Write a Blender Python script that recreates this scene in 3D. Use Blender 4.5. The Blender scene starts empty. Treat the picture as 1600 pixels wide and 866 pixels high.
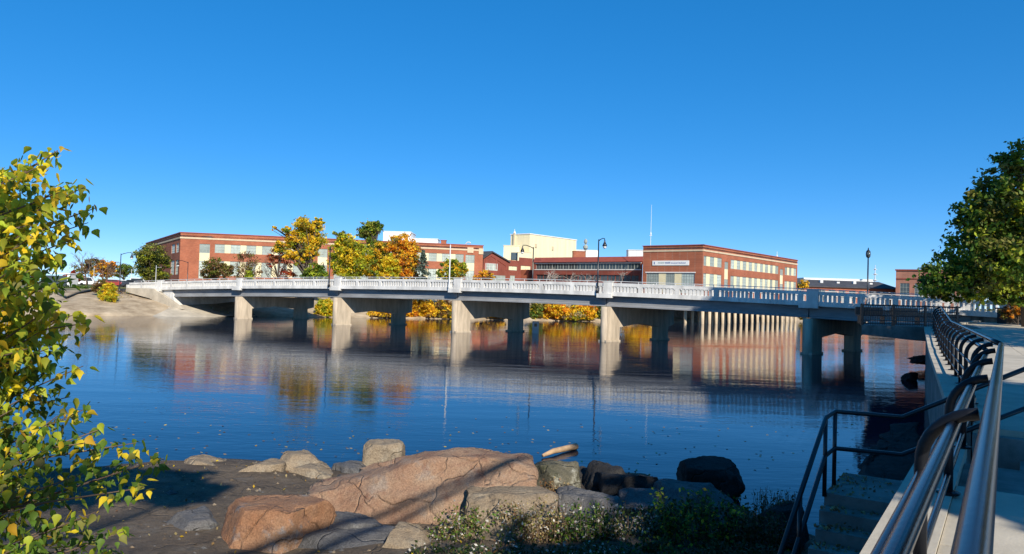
import bpy, bmesh, math, random
import numpy as np
from mathutils import Vector, Matrix, noise
random.seed(7); rng = np.random.default_rng(7)
sc = bpy.context.scene
COL = sc.collection
# ---------------------------------------------------------------- camera
F = 1150.0; EYE = 4.2                       # focal length in photo pixels, eye height over the water
PITCH = math.atan(28 / F); ROLL = -math.radians(1.66)
cd = bpy.data.cameras.new('camera'); cam = bpy.data.objects.new('camera', cd); COL.objects.link(cam)
cd.sensor_width = 36; cd.lens = 36 * F / 1600; cd.clip_start = 0.05; cd.clip_end = 9000
cam.location = (0, 0, EYE); cam.rotation_euler = (math.pi / 2 + PITCH, ROLL, 0)
sc.camera = cam
# ---------------------------------------------------------------- light
SUN_AZ = math.radians(22); SUN_EL = math.radians(31)      # azimuth from straight behind the camera to the right
SD = Vector((math.sin(SUN_AZ) * math.cos(SUN_EL), -math.cos(SUN_AZ) * math.cos(SUN_EL), math.sin(SUN_EL)))
w = bpy.data.worlds.new('World'); sc.world = w; w.use_nodes = True
nt = w.node_tree; bg = nt.nodes['Background']; sky = nt.nodes.new('ShaderNodeTexSky')
sky.sky_type = 'NISHITA'; sky.sun_disc = False; sky.sun_elevation = SUN_EL
sky.sun_rotation = math.pi - SUN_AZ
sky.altitude = 300; sky.air_density = 0.5; sky.dust_density = 0.0; sky.ozone_density = 6.0
hs_ = nt.nodes.new('ShaderNodeHueSaturation'); hs_.inputs['Saturation'].default_value = 1.62; hs_.inputs['Hue'].default_value = 0.504; hs_.inputs['Value'].default_value = 3.4
gm_n = nt.nodes.new('ShaderNodeGamma'); gm_n.inputs[1].default_value = 0.55; nt.links.new(sky.outputs[0], gm_n.inputs[0]); nt.links.new(gm_n.outputs[0], hs_.inputs['Color']); nt.links.new(hs_.outputs[0], bg.inputs[0]); bg.inputs[1].default_value = 0.085
sl = bpy.data.lights.new('sun', 'SUN'); sl.energy = 5.0; sl.angle = math.radians(0.53); sl.color = (1, 0.93, 0.82)
so = bpy.data.objects.new('sun', sl); COL.objects.link(so)
so.rotation_euler = (-SD).to_track_quat('-Z', 'Y').to_euler()
vs = sc.view_settings; vs.view_transform = 'Standard'; vs.look = 'None'; vs.exposure = 0.33; vs.gamma = 1.0
vs.use_curve_mapping = False
sc.render.engine = 'CYCLES'
# ---------------------------------------------------------------- pixel helpers (a pixel gives a direction only)
RM = cam.rotation_euler.to_matrix()
def ray(x, y): return RM @ Vector(((x - 800) / F, -(y - 433) / F, -1))
def WZ(x, y, z): d = ray(x, y); return Vector((0, 0, EYE)) + d * ((z - EYE) / d.z)
def WD(x, y, dep): d = ray(x, y); return Vector((0, 0, EYE)) + d * (dep / d.y)
def WP(x, y, P, dr):                         # on the vertical plane through P along dr: (distance along, height)
    n = Vector((-dr.y, dr.x, 0)); d = ray(x, y); o = Vector((0, 0, EYE))
    q = o + d * (n.dot(P - o) / n.dot(d)); e = q - P
    return e.x * dr.x + e.y * dr.y, q.z
# ---------------------------------------------------------------- materials
def mat(name, col, rough=0.8, var=0.25, scale=3.0, bump=0.0, bscale=None, spec=0.3, metal=0.0, col2=None, detail=6, objvar=0.0, stretch=None):
    m = bpy.data.materials.new(name); m.use_nodes = True; t = m.node_tree; L = t.links
    p = t.nodes['Principled BSDF']; p.inputs['Roughness'].default_value = rough
    p.inputs['Specular IOR Level'].default_value = spec; p.inputs['Metallic'].default_value = metal
    tc = t.nodes.new('ShaderNodeTexCoord'); src = tc.outputs['Object']
    if stretch:
        mp = t.nodes.new('ShaderNodeMapping'); mp.inputs['Scale'].default_value = stretch
        L.new(src, mp.inputs[0]); src = mp.outputs[0]
    nz = t.nodes.new('ShaderNodeTexNoise'); nz.inputs['Scale'].default_value = scale; nz.inputs['Detail'].default_value = detail
    nz.inputs['Roughness'].default_value = 0.65
    L.new(src, nz.inputs['Vector'])
    r = t.nodes.new('ShaderNodeValToRGB'); r.color_ramp.elements[0].position = 0.3; r.color_ramp.elements[1].position = 0.72
    c = Vector(col)
    a = tuple(c * (1 - var)) + (1,); b = tuple(Vector(col2) if col2 else c * (1 + var * 0.7)) + (1,)
    r.color_ramp.elements[0].color = a; r.color_ramp.elements[1].color = b
    L.new(nz.outputs['Fac'], r.inputs[0]); out = r.outputs[0]
    if objvar:
        oi = t.nodes.new('ShaderNodeObjectInfo'); hs = t.nodes.new('ShaderNodeHueSaturation')
        mr = t.nodes.new('ShaderNodeMapRange'); mr.inputs[3].default_value = 1 - objvar; mr.inputs[4].default_value = 1 + objvar
        L.new(oi.outputs['Random'], mr.inputs[0]); L.new(mr.outputs[0], hs.inputs['Value']); L.new(out, hs.inputs['Color']); out = hs.outputs[0]
    L.new(out, p.inputs['Base Color'])
    if bump:
        n2 = t.nodes.new('ShaderNodeTexNoise'); n2.inputs['Scale'].default_value = bscale or scale * 4; n2.inputs['Detail'].default_value = 8
        L.new(src, n2.inputs['Vector']); bp = t.nodes.new('ShaderNodeBump'); bp.inputs['Strength'].default_value = 0.8
        bp.inputs['Distance'].default_value = bump; L.new(n2.outputs['Fac'], bp.inputs['Height']); L.new(bp.outputs[0], p.inputs['Normal'])
    return m
def leafmat(name, col, trans=0.45, var=0.35):
    m = bpy.data.materials.new(name); m.use_nodes = True; t = m.node_tree; L = t.links
    t.nodes.remove(t.nodes['Principled BSDF']); o = t.nodes['Material Output']
    g = t.nodes.new('ShaderNodeNewGeometry'); hs = t.nodes.new('ShaderNodeHueSaturation'); hs.inputs['Color'].default_value = tuple(col) + (1,)
    mr = t.nodes.new('ShaderNodeMapRange'); mr.inputs[3].default_value = 1 - var; mr.inputs[4].default_value = 1 + var
    L.new(g.outputs['Random Per Island'], mr.inputs[0]); L.new(mr.outputs[0], hs.inputs['Value'])
    mh = t.nodes.new('ShaderNodeMapRange'); mh.inputs[3].default_value = 0.485; mh.inputs[4].default_value = 0.515
    L.new(g.outputs['Random Per Island'], mh.inputs[0]); L.new(mh.outputs[0], hs.inputs['Hue'])
    d = t.nodes.new('ShaderNodeBsdfPrincipled'); d.inputs['Roughness'].default_value = 0.55; d.inputs['Specular IOR Level'].default_value = 0.3
    tr = t.nodes.new('ShaderNodeBsdfTranslucent'); mx = t.nodes.new('ShaderNodeMixShader'); mx.inputs[0].default_value = trans
    L.new(hs.outputs[0], d.inputs['Base Color']); L.new(hs.outputs[0], tr.inputs[0])
    L.new(d.outputs[0], mx.inputs[1]); L.new(tr.outputs[0], mx.inputs[2]); L.new(mx.outputs[0], o.inputs[0])
    return m
def brickmat(name, c1, c2, mortar):
    m = bpy.data.materials.new(name); m.use_nodes = True; t = m.node_tree; L = t.links; p = t.nodes['Principled BSDF']
    p.inputs['Roughness'].default_value = 0.9; p.inputs['Specular IOR Level'].default_value = 0.15
    tc = t.nodes.new('ShaderNodeTexCoord'); sp = t.nodes.new('ShaderNodeSeparateXYZ'); L.new(tc.outputs['Object'], sp.inputs[0])
    ad = t.nodes.new('ShaderNodeMath'); ad.operation = 'ADD'; L.new(sp.outputs[0], ad.inputs[0]); L.new(sp.outputs[1], ad.inputs[1])
    cb = t.nodes.new('ShaderNodeCombineXYZ'); L.new(ad.outputs[0], cb.inputs[0]); L.new(sp.outputs[2], cb.inputs[1])
    b = t.nodes.new('ShaderNodeTexBrick'); L.new(cb.outputs[0], b.inputs['Vector'])
    b.inputs['Color1'].default_value = (*c1, 1); b.inputs['Color2'].default_value = (*c2, 1); b.inputs['Mortar'].default_value = (*mortar, 1)
    b.inputs['Scale'].default_value = 1; b.inputs['Brick Width'].default_value = 0.42; b.inputs['Row Height'].default_value = 0.14; b.inputs['Mortar Size'].default_value = 0.012
    nz = t.nodes.new('ShaderNodeTexNoise'); nz.inputs['Scale'].default_value = 0.35; nz.inputs['Detail'].default_value = 7; L.new(tc.outputs['Object'], nz.inputs['Vector'])
    mr = t.nodes.new('ShaderNodeMapRange'); mr.inputs[1].default_value = 0.3; mr.inputs[2].default_value = 0.7; mr.inputs[3].default_value = 0.8; mr.inputs[4].default_value = 1.15
    L.new(nz.outputs['Fac'], mr.inputs[0]); hs = t.nodes.new('ShaderNodeHueSaturation'); L.new(mr.outputs[0], hs.inputs['Value']); L.new(b.outputs['Color'], hs.inputs['Color'])
    L.new(hs.outputs[0], p.inputs['Base Color']); return m
M = {}
M['brick'] = brickmat('brick', (0.40, 0.125, 0.062), (0.32, 0.095, 0.05), (0.36, 0.19, 0.125))
M['brick_dark'] = brickmat('dark_brick', (0.26, 0.06, 0.04), (0.2, 0.05, 0.035), (0.24, 0.12, 0.09))
M['brick_brown'] = brickmat('brown_brick', (0.36, 0.16, 0.11), (0.3, 0.13, 0.09), (0.33, 0.2, 0.15))
M['stone'] = mat('limestone', (0.6, 0.47, 0.31), 0.85, 0.15, 1.5)
M['cream'] = mat('cream_panel', (0.78, 0.68, 0.42), 0.7, 0.1, 1.0, objvar=0.06)
M['creamwall'] = mat('cream_cladding', (0.8, 0.7, 0.45), 0.75, 0.12, 0.3, stretch=(3, 3, 0.4))
M['tan'] = mat('tan_cladding', (0.62, 0.52, 0.35), 0.75, 0.15, 0.3, stretch=(3, 3, 0.4))
M['pane'] = mat('window_pane', (0.4, 0.45, 0.4), 0.22, 0.3, 0.7, spec=0.5, objvar=0.38)
M['pane_dark'] = mat('dark_window_pane', (0.06, 0.075, 0.08), 0.1, 0.4, 0.5, spec=0.6, objvar=0.35)
M['wframe'] = mat('window_frame', (0.33, 0.36, 0.32), 0.6, 0.15, 2)
M['wframe_w'] = mat('white_window_frame', (0.75, 0.72, 0.66), 0.6, 0.1, 2)
M['redmetal'] = mat('red_metal_roof', (0.3, 0.075, 0.05), 0.55, 0.15, 0.8)
M['darkroof'] = mat('dark_shingle', (0.07, 0.07, 0.075), 0.85, 0.35, 0.6)
M['white'] = mat('white_paint', (0.8, 0.79, 0.75), 0.6, 0.08, 1.0)
M['bridgewhite'] = mat('painted_concrete', (0.7, 0.675, 0.62), 0.75, 0.34, 0.9, bump=0.004, bscale=12, stretch=(1, 1, 0.35))
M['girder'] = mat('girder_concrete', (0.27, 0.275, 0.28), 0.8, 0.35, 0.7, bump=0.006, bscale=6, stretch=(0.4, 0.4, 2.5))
M['pier'] = mat('pier_concrete', (0.5, 0.41, 0.3), 0.85, 0.35, 0.9, bump=0.012, bscale=6, stretch=(2.2, 2.2, 0.4))
M['conc'] = mat('promenade_concrete', (0.5, 0.44, 0.34), 0.85, 0.2, 1.6, bump=0.004, bscale=40, objvar=0.07)
M['conc_old'] = mat('old_concrete', (0.22, 0.2, 0.175), 0.92, 0.55, 1.4, bump=0.015, bscale=9)
M['asphalt'] = mat('asphalt', (0.06, 0.06, 0.06), 0.9, 0.3, 2, bump=0.004)
M['blackmetal'] = mat('black_painted_steel', (0.012, 0.013, 0.016), 0.3, 0.3, 8, bump=0.0006, bscale=60, spec=0.5)
M['railsteel'] = mat('worn_black_rail', (0.012, 0.014, 0.02), 0.22, 0.35, 9, bump=0.001, bscale=30, spec=0.22, col2=(0.014, 0.013, 0.014))
M['postblack'] = mat('matt_black_steel', (0.008, 0.009, 0.012), 0.42, 0.3, 8, bump=0.0006, bscale=60, spec=0.22)
M['greymetal'] = mat('galvanised_steel', (0.6, 0.6, 0.58), 0.45, 0.12, 4, spec=0.5)
M['rust'] = mat('rusty_rail', (0.22, 0.12, 0.09), 0.6, 0.3, 4)
M['bark'] = mat('bark', (0.09, 0.07, 0.055), 0.9, 0.4, 9, bump=0.01)
M['barkpale'] = mat('pale_bark', (0.36, 0.31, 0.26), 0.9, 0.3, 9)
M['twig'] = mat('twig', (0.15, 0.1, 0.07), 0.8, 0.3, 9)
def rockmat(name, c1, c2, c3, lich=(0.3, 0.29, 0.25), lamt=0.35, rough=0.9, bump=0.11):
    m = bpy.data.materials.new(name); m.use_nodes = True; t = m.node_tree; L = t.links; p = t.nodes['Principled BSDF']; p.inputs['Roughness'].default_value = rough; p.inputs['Specular IOR Level'].default_value = 0.15
    tc = t.nodes.new('ShaderNodeTexCoord')
    def nz(sc, det, ro=0.65, st=None):
        n = t.nodes.new('ShaderNodeTexNoise'); n.inputs['Scale'].default_value = sc; n.inputs['Detail'].default_value = det; n.inputs['Roughness'].default_value = ro; L.new(tc.outputs['Object'], n.inputs['Vector']); return n.outputs['Fac']
    def mix(f, a_, b_, mode='MIX'):
        k = t.nodes.new('ShaderNodeMix'); k.data_type = 'RGBA'; k.blend_type = mode
        if isinstance(f, float): k.inputs[0].default_value = f
        else: L.new(f, k.inputs[0])
        for i, v in ((6, a_), (7, b_)):
            if isinstance(v, tuple): k.inputs[i].default_value = (*v, 1)
            else: L.new(v, k.inputs[i])
        return k.outputs[2]
    def rng_(f, lo, hi, o0=0.0, o1=1.0):
        k = t.nodes.new('ShaderNodeMapRange'); k.inputs[1].default_value = lo; k.inputs[2].default_value = hi; k.inputs[3].default_value = o0; k.inputs[4].default_value = o1; L.new(f, k.inputs[0]); return k.outputs[0]
    base = mix(rng_(nz(1.1, 8), .35, .65), c1, c2); base = mix(rng_(nz(3.3, 10, .75), .52, .68), base, c3)
    sp = t.nodes.new('ShaderNodeMix'); lm = nz(1.9, 9, .7); lk = t.nodes.new('ShaderNodeMath'); lk.operation = 'MULTIPLY'; L.new(rng_(lm, .55, .64), lk.inputs[0]); lk.inputs[1].default_value = lamt; t.nodes.remove(sp)
    base = mix(lk.outputs[0], base, lich); spk = rng_(nz(38, 4, .8), .3, .7, .55, 1.35); cc = t.nodes.new('ShaderNodeCombineColor'); [L.new(spk, cc.inputs[i]) for i in range(3)]
    base = mix(1.0, base, cc.outputs[0], 'MULTIPLY'); L.new(base, p.inputs['Base Color'])
    v = t.nodes.new('ShaderNodeTexVoronoi'); v.feature = 'DISTANCE_TO_EDGE'; v.inputs['Scale'].default_value = 0.8; wv = t.nodes.new('ShaderNodeVectorMath'); wv.operation = 'ADD'; nn = t.nodes.new('ShaderNodeTexNoise'); nn.inputs['Scale'].default_value = 1.6; L.new(tc.outputs['Object'], nn.inputs['Vector']); L.new(nn.outputs['Color'], wv.inputs[0]); L.new(tc.outputs['Object'], wv.inputs[1]); L.new(wv.outputs[0], v.inputs['Vector'])
    h = t.nodes.new('ShaderNodeMath'); h.operation = 'MULTIPLY_ADD'; h.inputs[1].default_value = .35; L.new(rng_(v.outputs['Distance'], 0, .025), h.inputs[0]); h2 = t.nodes.new('ShaderNodeMath'); h2.operation = 'MULTIPLY_ADD'; h2.inputs[1].default_value = .25; L.new(nz(30, 6, .8), h2.inputs[0]); L.new(nz(4, 12, .72), h2.inputs[2]); L.new(h2.outputs[0], h.inputs[2])
    bp = t.nodes.new('ShaderNodeBump'); bp.inputs['Strength'].default_value = 1.0; bp.inputs['Distance'].default_value = bump; L.new(h.outputs[0], bp.inputs['Height']); L.new(bp.outputs[0], p.inputs['Normal']); return m
M['granite_pink'] = rockmat('pink_granite', (0.34, 0.19, 0.115), (0.42, 0.29, 0.19), (0.25, 0.13, 0.085), (0.34, 0.31, 0.27), .4)
M['granite_tan'] = rockmat('tan_granite', (0.3, 0.22, 0.14), (0.4, 0.32, 0.22), (0.18, 0.14, 0.1), (0.42, 0.38, 0.29), .4)
M['granite_orange'] = rockmat('orange_granite', (0.36, 0.17, 0.085), (0.4, 0.24, 0.14), (0.22, 0.12, 0.08), (0.3, 0.3, 0.29), .75)
M['granite_grey'] = rockmat('grey_granite', (0.13, 0.125, 0.12), (0.2, 0.19, 0.18), (0.08, 0.078, 0.075), (0.27, 0.27, 0.25), .4)
M['rock_dark'] = rockmat('dark_rock', (0.032, 0.03, 0.029), (0.055, 0.052, 0.048), (0.018, 0.017, 0.016), (0.1, 0.096, 0.085), .35)  # very dark mottled colour with a dull finish
M['mossy'] = rockmat('mossy_rock', (0.12, 0.11, 0.07), (0.19, 0.17, 0.12), (0.06, 0.065, 0.03), (0.5, 0.48, 0.38), .85)
M['driftwood'] = mat('driftwood', (0.42, 0.28, 0.16), 0.85, 0.4, 3, bump=0.02, bscale=14)
M['orange'] = mat('orange_plastic', (0.7, 0.25, 0.03), 0.5, 0.1, 2)
M['carwhite'] = mat('white_car_paint', (0.75, 0.75, 0.75), 0.3, 0.04, 1, spec=0.5)
M['cardark'] = mat('dark_car_paint', (0.04, 0.045, 0.06), 0.3, 0.1, 1, spec=0.5)
M['carred'] = mat('red_car_paint', (0.3, 0.04, 0.03), 0.3, 0.1, 1, spec=0.5)
M['glassdark'] = mat('car_glass', (0.02, 0.025, 0.03), 0.08, 0.1, 1, spec=0.6)
M['tyre'] = mat('tyre', (0.015, 0.015, 0.015), 0.9, 0.2, 4)
M['blueprint'] = mat('blue_print', (0.08, 0.13, 0.3), 0.6, 0.05, 2)
M['greyprint'] = mat('grey_green_print', (0.3, 0.38, 0.36), 0.6, 0.05, 2)
M['lamp_glass'] = mat('lamp_globe', (0.75, 0.75, 0.72), 0.2, 0.03, 2, spec=0.5)
M['green'] = leafmat('leaf_green', (0.12, 0.2, 0.025)); M['dkgreen'] = leafmat('leaf_dark_green', (0.028, 0.055, 0.012), 0.3)
M['ygreen'] = leafmat('leaf_yellow_green', (0.46, 0.5, 0.04), 0.5); M['yellow'] = leafmat('leaf_yellow', (0.85, 0.62, 0.035), 0.5)
M['gold'] = leafmat('leaf_gold', (0.88, 0.56, 0.04), 0.5); M['orangel'] = leafmat('leaf_orange', (0.82, 0.34, 0.03), 0.5)
M['red'] = leafmat('leaf_red', (0.4, 0.055, 0.025)); M['brown'] = leafmat('leaf_brown', (0.2, 0.11, 0.045), 0.3)
M['spruce'] = leafmat('spruce_needles', (0.11, 0.15, 0.11), 0.15); M['olive'] = leafmat('leaf_olive', (0.23, 0.22, 0.045))
M['straw'] = leafmat('dry_straw', (0.4, 0.3, 0.14), 0.3); M['seed'] = leafmat('seed_head', (0.6, 0.56, 0.48), 0.3)
M['grass'] = mat('grass', (0.07, 0.11, 0.025), 0.95, 0.5, 1.2, bump=0.03, col2=(0.16, 0.15, 0.05))
# water
def watermat():
    m = bpy.data.materials.new('river_water'); m.use_nodes = True; t = m.node_tree; L = t.links; p = t.nodes['Principled BSDF']
    p.inputs['Base Color'].default_value = (0.004, 0.013, 0.032, 1); p.inputs['Roughness'].default_value = 0.02; p.inputs['IOR'].default_value = 1.3
    p.inputs['Specular IOR Level'].default_value = 0.5
    tc = t.nodes.new('ShaderNodeTexCoord')
    def nz(scale, sx, sy, det, rot=0.0):
        mp = t.nodes.new('ShaderNodeMapping'); mp.inputs['Scale'].default_value = (sx, sy, 1); mp.inputs['Rotation'].default_value = (0, 0, rot)
        L.new(tc.outputs['Object'], mp.inputs[0]); n = t.nodes.new('ShaderNodeTexNoise'); n.inputs['Scale'].default_value = scale
        n.inputs['Detail'].default_value = det; n.inputs['Roughness'].default_value = 0.55; L.new(mp.outputs[0], n.inputs['Vector']); return n.outputs['Fac']
    def mth(op, a, b):
        k = t.nodes.new('ShaderNodeMath'); k.operation = op
        for i, v in enumerate((a, b)):
            if isinstance(v, (int, float)): k.inputs[i].default_value = v
            else: L.new(v, k.inputs[i])
        return k.outputs[0]
    small = nz(1.0, 1.7, 4.6, 3, 0.2); mid = nz(1.0, 0.2, 0.62, 1.5, 0.12); patch = nz(1.0, 0.03, 0.075, 3, -0.2)
    mr = t.nodes.new('ShaderNodeMapRange'); mr.inputs[1].default_value = 0.35; mr.inputs[2].default_value = 0.7; mr.inputs[3].default_value = 0.35; mr.inputs[4].default_value = 2.0
    L.new(patch, mr.inputs[0])
    h = mth('ADD', mth('MULTIPLY', mth('MULTIPLY', small, 0.005), mr.outputs[0]), mth('MULTIPLY', mid, 0.013))
    bp = t.nodes.new('ShaderNodeBump'); bp.inputs['Strength'].default_value = 1.0; bp.inputs['Distance'].default_value = 1.0
    L.new(h, bp.inputs['Height']); L.new(bp.outputs[0], p.inputs['Normal']); return m
M['water'] = watermat()
# ---------------------------------------------------------------- object helpers
WL = {}
def tag(o, label=None, cat=None, group=None, kind=None):
    if label: o['label'] = label
    if cat: o['category'] = cat
    if group: o['group'] = group
    if kind: o['kind'] = kind
    return o
def thing(name, label, cat, loc, group=None):
    o = bpy.data.objects.new(name, None); COL.objects.link(o); o.location = loc; o.empty_display_size = 0.3
    WL[o] = Vector(loc); return tag(o, label, cat, group)
def link(name, me, m, parent=None, loc=None, kind=None):
    o = bpy.data.objects.new(name, me); COL.objects.link(o)
    for k in (m if isinstance(m, (list, tuple)) else [m]):
        if k and len(me.materials) < (len(m) if isinstance(m, (list, tuple)) else 1): me.materials.append(M[k])
    if parent: o.parent = parent; WL[o] = WL[parent]
    else: WL[o] = Vector((0, 0, 0))
    if loc is not None: o.location = Vector(loc) - (WL[parent] if parent else Vector((0, 0, 0)))
    if kind: o['kind'] = kind
    return o
class MB:
    def __init__(s): s.v = []; s.f = []; s.mi = []
    def add(s, vs, fs, mi=0):
        b = len(s.v); s.v += [Vector(q) for q in vs]; s.f += [tuple(b + i for i in f) for f in fs]; s.mi += [mi] * len(fs)
    def hexa(s, a, b, mi=0):   # a: 4 bottom points, b: 4 top points
        s.add(list(a) + list(b), [(3, 2, 1, 0), (4, 5, 6, 7), (0, 1, 5, 4), (1, 2, 6, 5), (2, 3, 7, 6), (3, 0, 4, 7)], mi)
    def box(s, x0, x1, y0, y1, z0, z1, mi=0):
        s.hexa([(x0, y0, z0), (x1, y0, z0), (x1, y1, z0), (x0, y1, z0)], [(x0, y0, z1), (x1, y0, z1), (x1, y1, z1), (x0, y1, z1)], mi)
    def fbox(s, P, dr, n, s0, s1, d0, d1, z0, z1, mi=0):   # box in a facade frame
        q = lambda a, d, z: (P.x + dr.x * a + n.x * d, P.y + dr.y * a + n.y * d, z)
        s.hexa([q(s0, d0, z0), q(s1, d0, z0), q(s1, d1, z0), q(s0, d1, z0)], [q(s0, d0, z1), q(s1, d0, z1), q(s1, d1, z1), q(s0, d1, z1)], mi)
    def prism(s, poly, off, mi=0):
        n = len(poly); off = Vector(off); b = [Vector(q) for q in poly]; t = [q + off for q in b]
        s.add(b + t, [tuple(range(n))[::-1], tuple(range(n, 2 * n))] + [(i, (i + 1) % n, n + (i + 1) % n, n + i) for i in range(n)], mi)
    def tube(s, path, r, k=8, mi=0, cap=True):
        path = [Vector(q) for q in path]; n = len(path); rr = r if isinstance(r, (list, tuple)) else [r] * n
        up = None; vs = []
        for i, p in enumerate(path):
            d = (path[min(i + 1, n - 1)] - path[max(i - 1, 0)]).normalized()
            if up is None: up = d.orthogonal().normalized()
            up = (up - d * up.dot(d)); up = up.normalized() if up.length > 1e-6 else d.orthogonal().normalized()
            sd = d.cross(up)
            for j in range(k):
                a = 2 * math.pi * j / k; vs.append(p + (up * math.cos(a) + sd * math.sin(a)) * rr[i])
        fs = [(i * k + j, i * k + (j + 1) % k, (i + 1) * k + (j + 1) % k, (i + 1) * k + j) for i in range(n - 1) for j in range(k)]
        if cap: fs += [tuple(range(k))[::-1], tuple(range((n - 1) * k, n * k))]
        s.add(vs, fs, mi)
    def lathe(s, c, prof, k=12, mi=0):
        s.tube([Vector(c) + Vector((0, 0, z)) for r, z in prof], [max(r, 0.001) for r, z in prof], k, mi)
    def mesh(s, name, org=Vector((0, 0, 0)), smooth=False, fix=True):
        me = bpy.data.meshes.new(name); me.from_pydata([tuple(q - org) for q in s.v], [], s.f)
        me.polygons.foreach_set('material_index', s.mi)
        if fix:
            bm = bmesh.new(); bm.from_mesh(me); bmesh.ops.recalc_face_normals(bm, faces=bm.faces); bm.to_mesh(me); bm.free()
        if smooth: me.shade_smooth()
        return me
    def build(s, name, m, parent=None, smooth=False, kind=None, fix=True):
        me = s.mesh(name, WL[parent] if parent else Vector((0, 0, 0)), smooth, fix); return link(name, me, m, parent, kind=kind)
def struct(o): o['kind'] = 'structure'; return o
def quads_mesh(name, Q, mi=None, org=(0, 0, 0)):      # Q: (n,4,3)
    n = len(Q); me = bpy.data.meshes.new(name); me.vertices.add(4 * n); me.loops.add(4 * n); me.polygons.add(n)
    me.vertices.foreach_set('co', (Q - np.array(org)).astype(np.float32).ravel())
    me.loops.foreach_set('vertex_index', np.arange(4 * n, dtype=np.int32)); me.polygons.foreach_set('loop_start', np.arange(0, 4 * n, 4, dtype=np.int32))
    if mi is not None: me.polygons.foreach_set('material_index', np.asarray(mi, dtype=np.int32))
    me.update(); me.validate(); return me
def leaf_quads(C, size, up=0.3):                       # diamond leaf faces at centres C
    n = len(C); d = rng.normal(size=(n, 3)); d /= np.linalg.norm(d, axis=1)[:, None]
    e = rng.normal(size=(n, 3)); e[:, 2] *= up; e -= d * (e * d).sum(1)[:, None]; e /= np.linalg.norm(e, axis=1)[:, None] + 1e-9
    sz = size * rng.uniform(0.6, 1.3, (n, 1)); a = d * sz * 0.5; b = e * sz * 0.32
    return np.stack([C - a, C - a * 0.1 + b, C + a, C - a * 0.1 - b], 1)

# ================================================================ THE SETTING
wm = MB(); wm.add([(-1500, -60, 0), (1500, -60, 0), (1500, 900, 0), (-1500, 900, 0)], [(0, 1, 2, 3)])
struct(wm.build('river', 'water', fix=False))
# far bank terrain, laid out in strips parallel to its waterline
FB = [(-420, 40), (-150, 70), (-85, 83), (-55.1, 90.8), (-44.1, 101.9), (-36, 108), (-23.6, 114), (-9, 120), (5.6, 125.5), (20, 130), (32, 138), (44, 156), (58, 178), (80, 186), (130, 190), (260, 215), (900, 330)]
def fbd(px):                                  # depth at which the ray of a pixel column meets the far waterline
    d = ray(px, 480); k = d.x / d.y
    for a, b in zip(FB, FB[1:]):
        e0 = a[0] - k * a[1]; e1 = b[0] - k * b[1]
        if e0 <= 0 <= e1: f = e0 / (e0 - e1); return a[1] + (b[1] - a[1]) * f
    return 130
def resample(pl, step):
    out = []
    for a, b in zip(pl, pl[1:]):
        a = Vector(a); b = Vector(b); n = max(1, int((b - a).length / step)) if (b - a).length < 60 else 3
        out += [a.lerp(b, i / n) for i in range(n)]
    return out + [Vector(pl[-1])]
pts = resample(FB, 2.2); rows = [(-4, -1.4), (-0.4, -0.12), (0.3, 0.16), (1.4, 0.5), (3, 0.9), (5, 1.35), (8, 1.9), (13, 2.6), (20, 3.2), (40, 3.5), (160, 3.6), (1500, 3.6), (5000, 3.6)]
vs_, fs_ = [], []
for i, p in enumerate(pts):
    a = pts[max(i - 1, 0)]; b = pts[min(i + 1, len(pts) - 1)]; t_ = (b - a).normalized(); n_ = Vector((-t_.y, t_.x))
    if n_.y < 0: n_ = -n_
    for j, (o, z) in enumerate(rows):
        far = min(1, o / 160) if o > 14 else 0
        nn = n_.lerp(Vector((0, 1)), far).normalized()
        jit = noise.noise(Vector((p.x * 0.35, p.y * 0.35, j * 1.7))) * (0.8 if 0 < j < 9 else 0)
        q = p + nn * (o + jit)
        vs_.append((q.x, q.y, z + (noise.noise(Vector((q.x * 0.6, q.y * 0.6, 3))) * 0.22 if 1 < j < 9 else 0)))
R_ = len(rows)
for i in range(len(pts) - 1):
    for j in range(R_ - 1): fs_.append((i * R_ + j, (i + 1) * R_ + j, (i + 1) * R_ + j + 1, i * R_ + j + 1))
def bankmat():
    m = mat('sandy_bank', (0.44, 0.32, 0.19), 0.95, 0.45, 0.5, bump=0.06, bscale=2.5, col2=(0.58, 0.46, 0.31), detail=10); t = m.node_tree; L = t.links; p = t.nodes['Principled BSDF']
    src = p.inputs['Base Color'].links[0].from_socket
    g = t.nodes.new('ShaderNodeNewGeometry'); sp = t.nodes.new('ShaderNodeSeparateXYZ'); L.new(g.outputs['Position'], sp.inputs[0])
    n = t.nodes.new('ShaderNodeTexNoise'); n.inputs['Scale'].default_value = 0.25; n.inputs['Detail'].default_value = 5; L.new(g.outputs['Position'], n.inputs['Vector'])
    a = t.nodes.new('ShaderNodeMath'); a.operation = 'MULTIPLY_ADD'; a.inputs[1].default_value = 1.6; L.new(n.outputs['Fac'], a.inputs[0]); L.new(sp.outputs[2], a.inputs[2])
    mr = t.nodes.new('ShaderNodeMapRange'); mr.inputs[1].default_value = 3.7; mr.inputs[2].default_value = 4.2; L.new(a.outputs[0], mr.inputs[0])
    n2 = t.nodes.new('ShaderNodeTexNoise'); n2.inputs['Scale'].default_value = 0.9; L.new(g.outputs['Position'], n2.inputs['Vector'])
    gr = t.nodes.new('ShaderNodeValToRGB'); gr.color_ramp.elements[0].color = (0.06, 0.09, 0.02, 1); gr.color_ramp.elements[1].color = (0.2, 0.17, 0.07, 1); L.new(n2.outputs['Fac'], gr.inputs[0])
    mx = t.nodes.new('ShaderNodeMix'); mx.data_type = 'RGBA'; L.new(mr.outputs[0], mx.inputs[0]); L.new(src, mx.inputs[6]); L.new(gr.outputs[0], mx.inputs[7]); L.new(mx.outputs[2], p.inputs['Base Color'])
    return m
M['bank'] = bankmat()
tb = MB(); tb.add(vs_, fs_); fb = tb.build('far_bank', 'bank', smooth=True, fix=False); struct(fb)
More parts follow.
